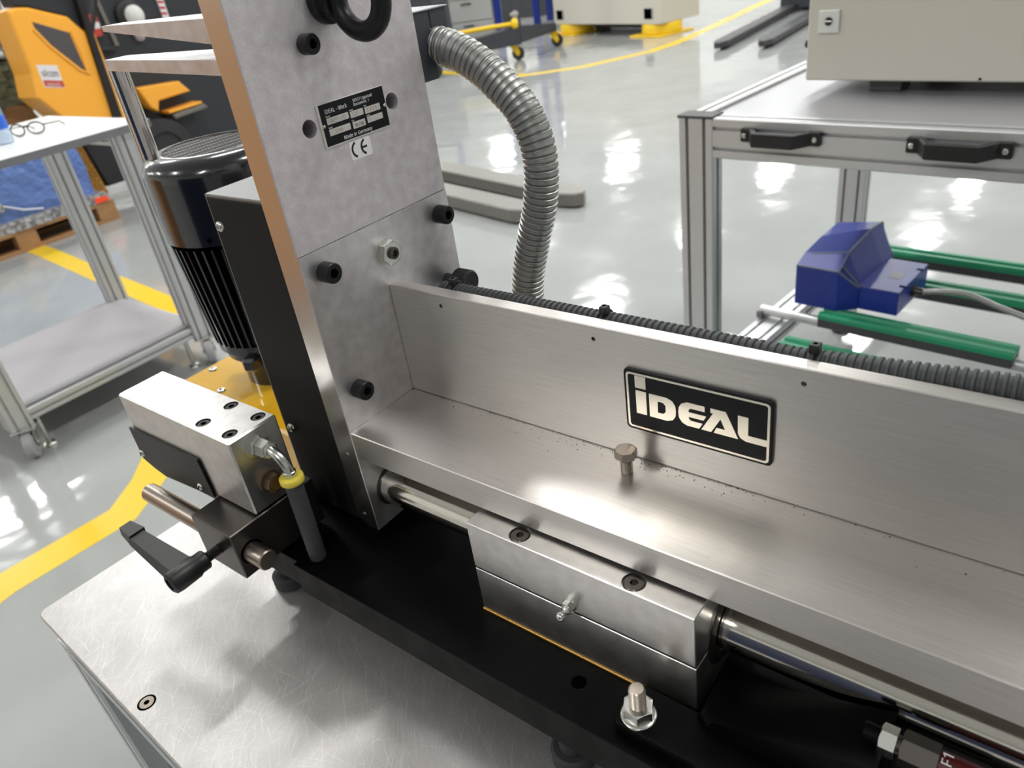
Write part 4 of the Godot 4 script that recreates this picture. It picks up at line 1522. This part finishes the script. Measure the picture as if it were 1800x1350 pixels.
func build_background() -> void:
	var X := V(1, 0, 0)
	var Y := V(0, 1, 0)
	var Z := V(0, 0, 1)
	var s: Sh
	var o: Node3D
	# wrapped blue load on a pallet
	pallet("wooden pallet under the blue film-wrapped load", V(-5830, -FL, -1560), 1300, 820)
	o = thing("wrapped_load", "blue load wrapped in clear film and strapped to the wooden pallet", "load", V(-5830, -FL + 144, -1560))
	s = Sh.new()
	lumpy(s, V(-400, 0, -560), V(385, 470, 640), 16, 5)
	part("blue_goods", s, M.film_blue, o)
	s = Sh.new()
	lumpy(s, V(-405, 0, -610), V(412, 74, 645), 14, 9, 40)
	part("film_skirt", s, M.film_clear, o)
	s = Sh.new()
	lumpy(s, V(384, 150, 60), V(420, 250, 180), 26, 12, 20)
	part("film_knot", s, M.film_clear, o)
	s = Sh.new()
	s.tube([V(402, 205, 170), V(404, 180, 330), V(404, 150, 640)], 9, 6)
	s.tube([V(402, 190, 70), V(402, 120, -60), V(402, 90, -180)], 7, 6)
	part("strap", s, M.strap_white, o)
	s = Sh.new()
	s.box(V(414, 5, -625), V(418, 45, -520), 1)
	part("orange_label", s, M.label_orange, o)
	# grey and olive film-wrapped stack behind it
	pallet("wooden pallet under the tall film-wrapped stack", V(-7000, -FL, -1800), 1300, 900)
	o = thing("wrapped_stack", "tall stack of goods in crumpled grey film behind the blue load", "load", V(-7000, -FL + 144, -1800))
	s = Sh.new()
	lumpy(s, V(-430, 0, -600), V(430, 640, 640), 20, 21)
	part("carton", s, M.wood, o)
	s = Sh.new()
	lumpy(s, V(-440, 641, -640), V(440, 960, 640), 28, 22)
	part("olive_wrap", s, M.film_olive, o)
	s = Sh.new()
	lumpy(s, V(-440, 961, -660), V(440, 1440, 640), 34, 23, 40)
	part("grey_wrap", s, M.film_clear, o)
	s = Sh.new()
	s.tube([V(470, 1010, -520), V(472, 1000, 0), V(474, 980, 600)], 26, 14)
	part("roll_end", s, M.laminate_white, o)
	# industrial truck, seen from its side; outlines run along -z
	var B := V(-5800, -FL, -2700)
	o = thing("lift_truck", "orange and dark grey lift truck with a white and red sticker beside its window", "truck", B)
	var ol := func(called: String, m: String, p: Array, x: float, d: float, c := 6.0, under: Node = null) -> MeshInstance3D:
		var q := []
		for k in p:
			q.append(Vector2(k[0], k[1] - FL))
		var sh := Sh.new(B)
		sh.prism(q, V(x - d, 0, 0), V(0, 0, -1), Y, d, c)
		return part(called, sh, M[m], under if under else o)
	var bp: MeshInstance3D = ol.call("body_panel", "truck_orange", [[2113, 1427], [2173, 1440], [2250, 1430], [2482, 1338], [2566, 1222], [2526, 640], [2300, 660], [2167, 740], [2066, 892], [2100, 1040], [2107, 1237]], -5600.0, 320.0, 14.0)
	ol.call("panel_window", "truck_window", [[2236, 1346], [2279, 1325], [2449, 1242], [2463, 990], [2426, 1010], [2296, 1186], [2238, 1275]], -5596.0, 30.0, 4.0, bp)
	# raised lip along the window's lower edge
	s = Sh.new(B)
	s.tube([V(-5600, 1300 - FL, -2226), V(-5600, 1180 - FL, -2288), V(-5600, 1000 - FL, -2424), V(-5600, 965 - FL, -2470), V(-5600, 1100 - FL, -2480), V(-5600, 1252 - FL, -2462)], 11, 10)
	part("window_lip", s, M.truck_orange, bp)
	var st: MeshInstance3D = ol.call("sticker", "sticker_white", [[2147, 1090], [2280, 1060], [2272, 912], [2142, 944]], -5598.5, 4.0, 0.5)
	ol.call("red_band", "sticker_red", [[2151, 990], [2275, 960], [2272, 918], [2148, 950]], -5597.5, 3.0, 0.3, st)
	var SB := Basis(V(0, -0.22, -0.975), V(0, 0.975, -0.05), V(1, 0, 0))
	lettering("silcom", M.print_black, st, V(-5597.0, 1012 - FL, -2160) - B, SB, 44.0, 105.0, "Droid Sans")
	lettering("SERVIS", M.sticker_white, st, V(-5596.8, 948 - FL, -2165) - B, SB, 22.0, 90.0, "Droid Sans")
	ol.call("roof_panel", "truck_dark", [[2150, 1800], [2620, 1800], [2560, 1232], [2482, 1345], [2250, 1440], [2190, 1450]], -5640.0, 200.0, 8.0)
	ol.call("mast_post", "plastic_black", [[2600, 1800], [2662, 1800], [2601, 1207], [2580, 640], [2512, 640], [2561, 1232]], -5570.0, 90.0, 6.0)
	ol.call("mast_brace", "plastic_black", [[2730, 1500], [2770, 1500], [2662, 1300], [2612, 1220]], -5575.0, 60.0, 5.0)
	ol.call("side_frame", "truck_orange", [[2610, 1200], [2640, 1200], [2640, 560], [2596, 560]], -5640.0, 80.0, 4.0)
	var rw: MeshInstance3D = ol.call("reflector", "sticker_red", [[2812, 1330], [2872, 1310], [2866, 1172], [2803, 1166]], -5990.0, 20.0, 2.0)
	ol.call("reflector_band", "sticker_white", [[2814, 1275], [2872, 1262], [2869, 1220], [2808, 1225]], -5989.0, 20.0, 1.0, rw)
	ol.call("truck_body", "truck_dark", [[2720, 1800], [3900, 1800], [3900, 180], [3240, 160], [2820, 300]], -6030.0, 700.0, 10.0)
	ol.call("silver_rail", "fork_steel", [[2900, 1600], [2930, 1600], [2975, 1080], [2940, 1080]], -6010.0, 60.0, 4.0)
	for k in 4:
		ol.call("vent_slat", "truck_dark", [[2790, 1100 - k * 70], [2930, 1080 - k * 70], [2930, 1050 - k * 70], [2790, 1070 - k * 70]], -6000.0, 40.0, 5.0)
	s = Sh.new(B)
	s.lathe(V(-6030, 1268 - FL, -3140), X, [[110, 0], [110, 30], [90, 40], [0, 40]], 28)
	part("lamp_housing", s, M.plastic_black, o)
	s = Sh.new(B)
	s.lathe(V(-5992, 1262 - FL, -3165), X, [[78, 0], [78, 14], [60, 34], [30, 46], [0, 50]], 28)
	part("head_lamp", s, M.laminate_white, o)
	s = Sh.new(B)
	s.lathe(V(-6020, 1120 - FL, -3160), X, [[42, 0], [42, 20], [26, 40], [0, 46]], 24)
	part("indicator_lamp", s, M.laminate_grey, o)
	ol.call("warning_strip", "sticker_white", [[3400, 1800], [3455, 1800], [3470, 1188], [3415, 1188]], -6018.0, 14.0, 1.0)
	for k in 5:
		ol.call("warning_mark", "sticker_red", [[3412, 1380 - k * 42], [3458, 1372 - k * 42], [3460, 1352 - k * 42], [3414, 1360 - k * 42]], -6016.5, 4.0, 0.4)
	ol.call("fender", "truck_orange", [[2930, 770], [3300, 745], [3372, 652], [3075, 640], [3040, 560], [2990, 600]], -5900.0, 130.0, 10.0)
	s = Sh.new(B)
	s.lathe(V(-5990, 260 - FL, -2960), X, [[0, 0], [150, 0], [160, 20], [250, 30], [262, 60], [262, 130], [250, 160], [160, 165], [150, 150], [0, 150]], 36)
	part("wheel", s, M.rubber, o)
	ol.call("step_plate", "fork_steel", [[3125, 520], [3440, 532], [3455, 500], [3140, 482]], -5860.0, 170.0, 5.0)
	ol.call("step_edge", "truck_orange", [[3105, 552], [3420, 560], [3420, 540], [3105, 532]], -5866.0, 160.0, 4.0)
	ol.call("counterweight", "yellow_dirty", [[2200, 630], [2322, 640], [2400, 100], [2316, 30], [2216, 30], [2236, 300]], -5880.0, 300.0, 12.0)
	s = Sh.new(B)
	s.lathe(V(-6100, 90 - FL, -2330), X, [[0, 0], [90, 0], [90, 120], [0, 120]], 24)
	part("wheel", s, M.rubber, o)
	ol.call("undercarriage", "truck_dark", [[2330, 640], [2830, 640], [2830, 140], [2420, 140]], -5900.0, 400.0, 12.0)
	# hand pallet truck behind the upright: two forks on the floor
	o = thing("pallet_truck", "hand pallet truck with two worn steel forks behind the ribbed conduit", "pallet truck", V(-2150, -FL, -2990), atan2(-0.21, 0.978))
	for z in [0.0, -330.0]:
		s = Sh.new()
		var x0: float = 0.0 if z == 0.0 else 60.0
		s.prism([Vector2(-1700, -80), Vector2(x0 - 110, -80), Vector2(x0 - 20, -45), Vector2(x0, -10), Vector2(x0, 10), Vector2(x0 - 20, 45), Vector2(x0 - 110, 80), Vector2(-1700, 80)], V(0, 10, z), X, -Z, 80, 7)
		part("fork", s, M.fork_steel, o)
		s = Sh.new()
		s.cyl(V(-250, 40, z - 40), Z, 40, 80, 3)
		part("load_wheel", s, M.rubber, o)
	s = Sh.new()
	s.box(V(-1900, 20, -410), V(-1695, 220, 80), 12)
	s.cyl(V(-1800, 215, -165), Y, 60, 260, 6)
	part("pump_body", s, M.truck_orange, o)
	s = Sh.new()
	s.tube([V(-1810, 470, -165), V(-1890, 800, -165)], 20, 14)
	part("tiller", s, M.truck_orange, o)
	s = Sh.new()
	s.cyl(V(-1800, 90, -230), Z, 90, 130, 8)
	part("steer_wheel", s, M.rubber, o)
	# white machine on yellow feet
	var an := -atan2(0.307, 0.952)
	o = thing("white_machine", "large off-white machine cabinet standing on round yellow feet far across the hall", "machine", V(-4673, -FL, -9301), an)
	s = Sh.new()
	var hs := []
	for x in [-2080.0, -245.0]:
		hs.append([V(x, 285, 0), Z, 8, 4])
	s.box(V(-2230, 150, -700), V(0, 1500, 0), 8)
	var wb := part("machine_body", s, M.cabinet_white, o)
	for x in [-2080.0, -220.0]:
		s = Sh.new()
		s.box(V(x - 85, 212, -0.5), V(x + 85, 338, 2), 1)
		part("square_opening", s, M.hole, wb)
		s = Sh.new()
		s.box(V(x + 62, 214, 1.8), V(x + 84, 336, 3.0), 0.5)
		part("opening_side", s, M.drawer_grey, wb)
	for x in [-2000.0, -240.0]:
		s = Sh.new()
		s.box(V(x - 300, 0, -560), V(x + 270, 22, 60), 3)
		s.lathe(V(x, 22, -250), Y, [[0, 0], [250, 0], [262, 10], [262, 110], [250, 127.5], [0, 127.5]], 40)
		part("yellow_foot", s, M.yellow_paint, o)
	s = Sh.new()
	s.box(V(-1700, 60, -600), V(-540, 149.5, -300), 6)
	s.box(V(-1700, 0, -560), V(-1600, 61, -340), 6)
	s.box(V(-640, 0, -560), V(-540, 61, -340), 6)
	part("under_frame", s, M.machine_grey, o)
	# stacker with long dark forks
	o = thing("stacker", "dark stacker with two long grey forks lying flat on the floor", "stacker", V(-3250, -FL, -10900), 0.07)
	for q in [[-330.0, 2760.0], [170.0, 2800.0]]:
		s = Sh.new()
		s.prism([Vector2(q[0] - 80, 0), Vector2(q[0] + 80, 0), Vector2(q[0] + 80, -q[1] + 130), Vector2(q[0] + 30, -q[1]), Vector2(q[0] - 30, -q[1]), Vector2(q[0] - 80, -q[1] + 130)], V(0, 30, 0), X, -Z, 60, 6)
		part("fork", s, M.fork_dark, o)
		s = Sh.new()
		s.cyl(V(q[0] - 45, 40, q[1] - 260), X, 40, 90, 3)
		part("load_wheel", s, M.rubber, o)
	s = Sh.new()
	s.box(V(-480, 30, -760), V(420, 700, -0.2), 16)
	s.cyl(V(-300, 60, -500), X, 60, 100, 4)
	s.cyl(V(200, 60, -500), X, 60, 100, 4)
	part("drive_body", s, M.machine_grey, o)
	for x in [-390.0, 250.0]:
		s = Sh.new()
		s.box(V(x, 700, -120), V(x + 90, 1900, -30), 6)
		part("mast_rail", s, M.rack_blue, o)
	# wheeled lifting device: dark column, splayed feet with castors, yellow push bar
	o = thing("lifting_device", "dark grey lifting column on splayed feet with yellow castors and a yellow push bar", "lifting device", V(-6100, -FL, -8150))
	s = Sh.new()
	s.box(V(-130, 200, -60), V(40, 1700, 110), 14)
	part("column", s, M.machine_grey, o)
	s = Sh.new()
	var dd := V(-590, 0, 1127).normalized()
	var nn := V(dd.z, 0, -dd.x)
	var p0 := V(60, 0, 80)
	var p1 := V(-560, 0, 1080)
	s.loft([p0 + nn * 90 + Y * 190, p0 + nn * 90 + Y * 400, p0 - nn * 90 + Y * 400, p0 - nn * 90 + Y * 190], [p1 + nn * 60 + Y * 190, p1 + nn * 60 + Y * 300, p1 - nn * 60 + Y * 300, p1 - nn * 60 + Y * 190])
	part("foot_beam", s, M.machine_grey, o)
	s = Sh.new()
	p0 = V(20, 0, 60)
	p1 = V(-40, 0, -860)
	s.loft([p0 + X * 80 + Y * 200, p0 + X * 80 + Y * 400, p0 - X * 80 + Y * 400, p0 - X * 80 + Y * 200], [p1 + X * 55 + Y * 190, p1 + X * 55 + Y * 290, p1 - X * 55 + Y * 290, p1 - X * 55 + Y * 190])
	part("foot_beam", s, M.machine_grey, o)
	castor(o, V(0, 0, 100), 188, 0.6, "rubber", "yellow_paint")
	castor(o, V(-20, 0, -820), 188, 0.5, "rubber", "yellow_paint")
	castor(o, V(-560, 0, 1060), 188, 0.2, "rubber", "machine_grey")
	s = Sh.new()
	s.tube([V(105, 438, 150), V(-180, 436, 420), V(-520, 425, 730)], 26, 16)
	s.lathe(V(70, 438, 190), V(0.72, 0, -0.69), [[0, 0], [40, 4], [58, 20], [60, 50], [48, 80], [0, 92]], 24)
	part("push_bar", s, M.yellow_paint, o)
	s = Sh.new()
	s.lathe(V(30, 400, 60), Y, [[40, 0], [40, 110], [55, 120], [55, 150], [30, 172], [0, 175]], 20)
	part("pin_cap", s, M.drawer_grey, o)
	# drawer cabinet framed by blue uprights
	o = thing("drawer_cabinet", "grey drawer cabinet between blue uprights behind the lifting column", "cabinet", V(-8000, -FL, -9500), 0.5)
	s = Sh.new()
	s.box(V(-380, 40, -300), V(420, 1300, 280), 6)
	s.box(V(-360, 0, -280), V(-300, 41, 260), 4)
	s.box(V(340, 0, -280), V(400, 41, 260), 4)
	part("cabinet_body", s, M.drawer_grey, o)
	for k in 4:
		s = Sh.new()
		s.box(V(-360, 60 + k * 300, 280.2), V(400, 345 + k * 300, 300), 6)
		var dr := part("drawer", s, M.drawer_grey, o)
		s = Sh.new()
		s.box(V(-60, 290 + k * 300, 300), V(100, 310 + k * 300, 316), 4)
		part("handle", s, M.machine_grey, dr)
	for x in [-480.0, 425.0]:
		s = Sh.new()
		s.box(V(x, 0, 180), V(x + 95, 2000, 310), 6)
		part("blue_upright", s, M.rack_blue, o)
	# blue steel rack and a dark machine bed further back
	o = thing("blue_rack", "blue steel rack frame standing in the far background left of the white machine", "rack", V(-7600, -FL, -11600), 0.3)
	for x in [-520.0, 420.0]:
		for z in [-400.0, 300.0]:
			s = Sh.new()
			s.box(V(x, 0, z), V(x + 100, 2200, z + 90), 5)
			part("upright", s, M.rack_blue, o)
	for y in [520.0, 1400.0]:
		for z in [-390.0, 310.0]:
			s = Sh.new()
			s.box(V(-420, y, z), V(420, y + 120, z + 60), 5)
			part("beam", s, M.rack_blue, o)
		s = Sh.new()
		s.box(V(-500, y + 120.2, -390), V(500, y + 150, 380), 4)
		part("rack_shelf", s, M.drawer_grey, o)
	o = thing("machine_bed", "low dark machine bed on the floor beneath the blue rack frame", "machine", V(-8300, -FL, -13200), 0.3)
	s = Sh.new()
	s.loft([V(-1500, 0, -500), V(1700, 0, -500), V(1700, 0, 500), V(-1500, 0, 500)], [V(-1400, 620, -400), V(1600, 620, -400), V(1600, 620, 380), V(-1400, 620, 380)])
	s.box(V(-900, 620.2, -300), V(200, 1300, 300), 20)
	part("cast_bed", s, M.truck_dark, o)
	o = thing("dark_trolley", "dark metal trolley left of the drawer cabinet", "trolley", V(-7650, -FL, -8050), 0.3)
	s = Sh.new()
	s.box(V(-420, 120, -280), V(330, 1100, 280), 14)
	part("trolley_body", s, M.machine_grey, o)
	for x in [-340.0, 250.0]:
		for z in [-200.0, 200.0]:
			castor(o, V(x, 0, z), 118, 0.4, "rubber", "machine_grey")
	# behind the viewer, seen only as reflections in the metal: a blue tool cabinet and cartons on a pallet
	o = thing("tool_cabinet", "tall dark blue tool cabinet behind the viewer, mirrored in the guide rod", "cabinet", V(300, -FL, 2900))
	s = Sh.new()
	s.box(V(-1050, 60, -220), V(1050, 1980, 220), 8)
	s.box(V(-1040, 0, -200), V(1040, 61, 200), 4)
	part("cabinet_body", s, M.cabinet_blue, o)
	for x in [-1045.0, 5.0]:
		s = Sh.new()
		s.box(V(x, 80, -236), V(x + 1040, 1960, -220.2), 4)
		var d := part("door", s, M.cabinet_blue, o)
		s = Sh.new()
		s.box(V(x + (970 if x < 0 else 40), 900, -252), V(x + (1000 if x < 0 else 70), 1040, -236), 4)
		part("handle", s, M.plastic_black, d)
	pallet("wooden pallet under the brown cartons at the hall's left front", V(-2900, -FL, 1900), 1200, 800)
	var row := ["lowest", "second", "third", "topmost"]
	for k in 4:
		o = thing("carton", "brown cardboard carton, %s of the stack on the pallet" % row[k], "carton", V(-2900, -FL + 144.2 + 350.2 * k, 1900), 0.0, "brown cartons stacked on the pallet")
		s = Sh.new()
		s.box(V(-390, 0, -590), V(390, 350, 590), 6)
		var cb := part("carton_body", s, M.carton, o)
		s = Sh.new()
		s.box(V(390, 150, -592), V(391, 350, -560), 0.2)
		s.box(V(-35, 350, -590), V(35, 350.15, 590), 0.05)
		part("packing_tape", s, M.strap_white, cb)
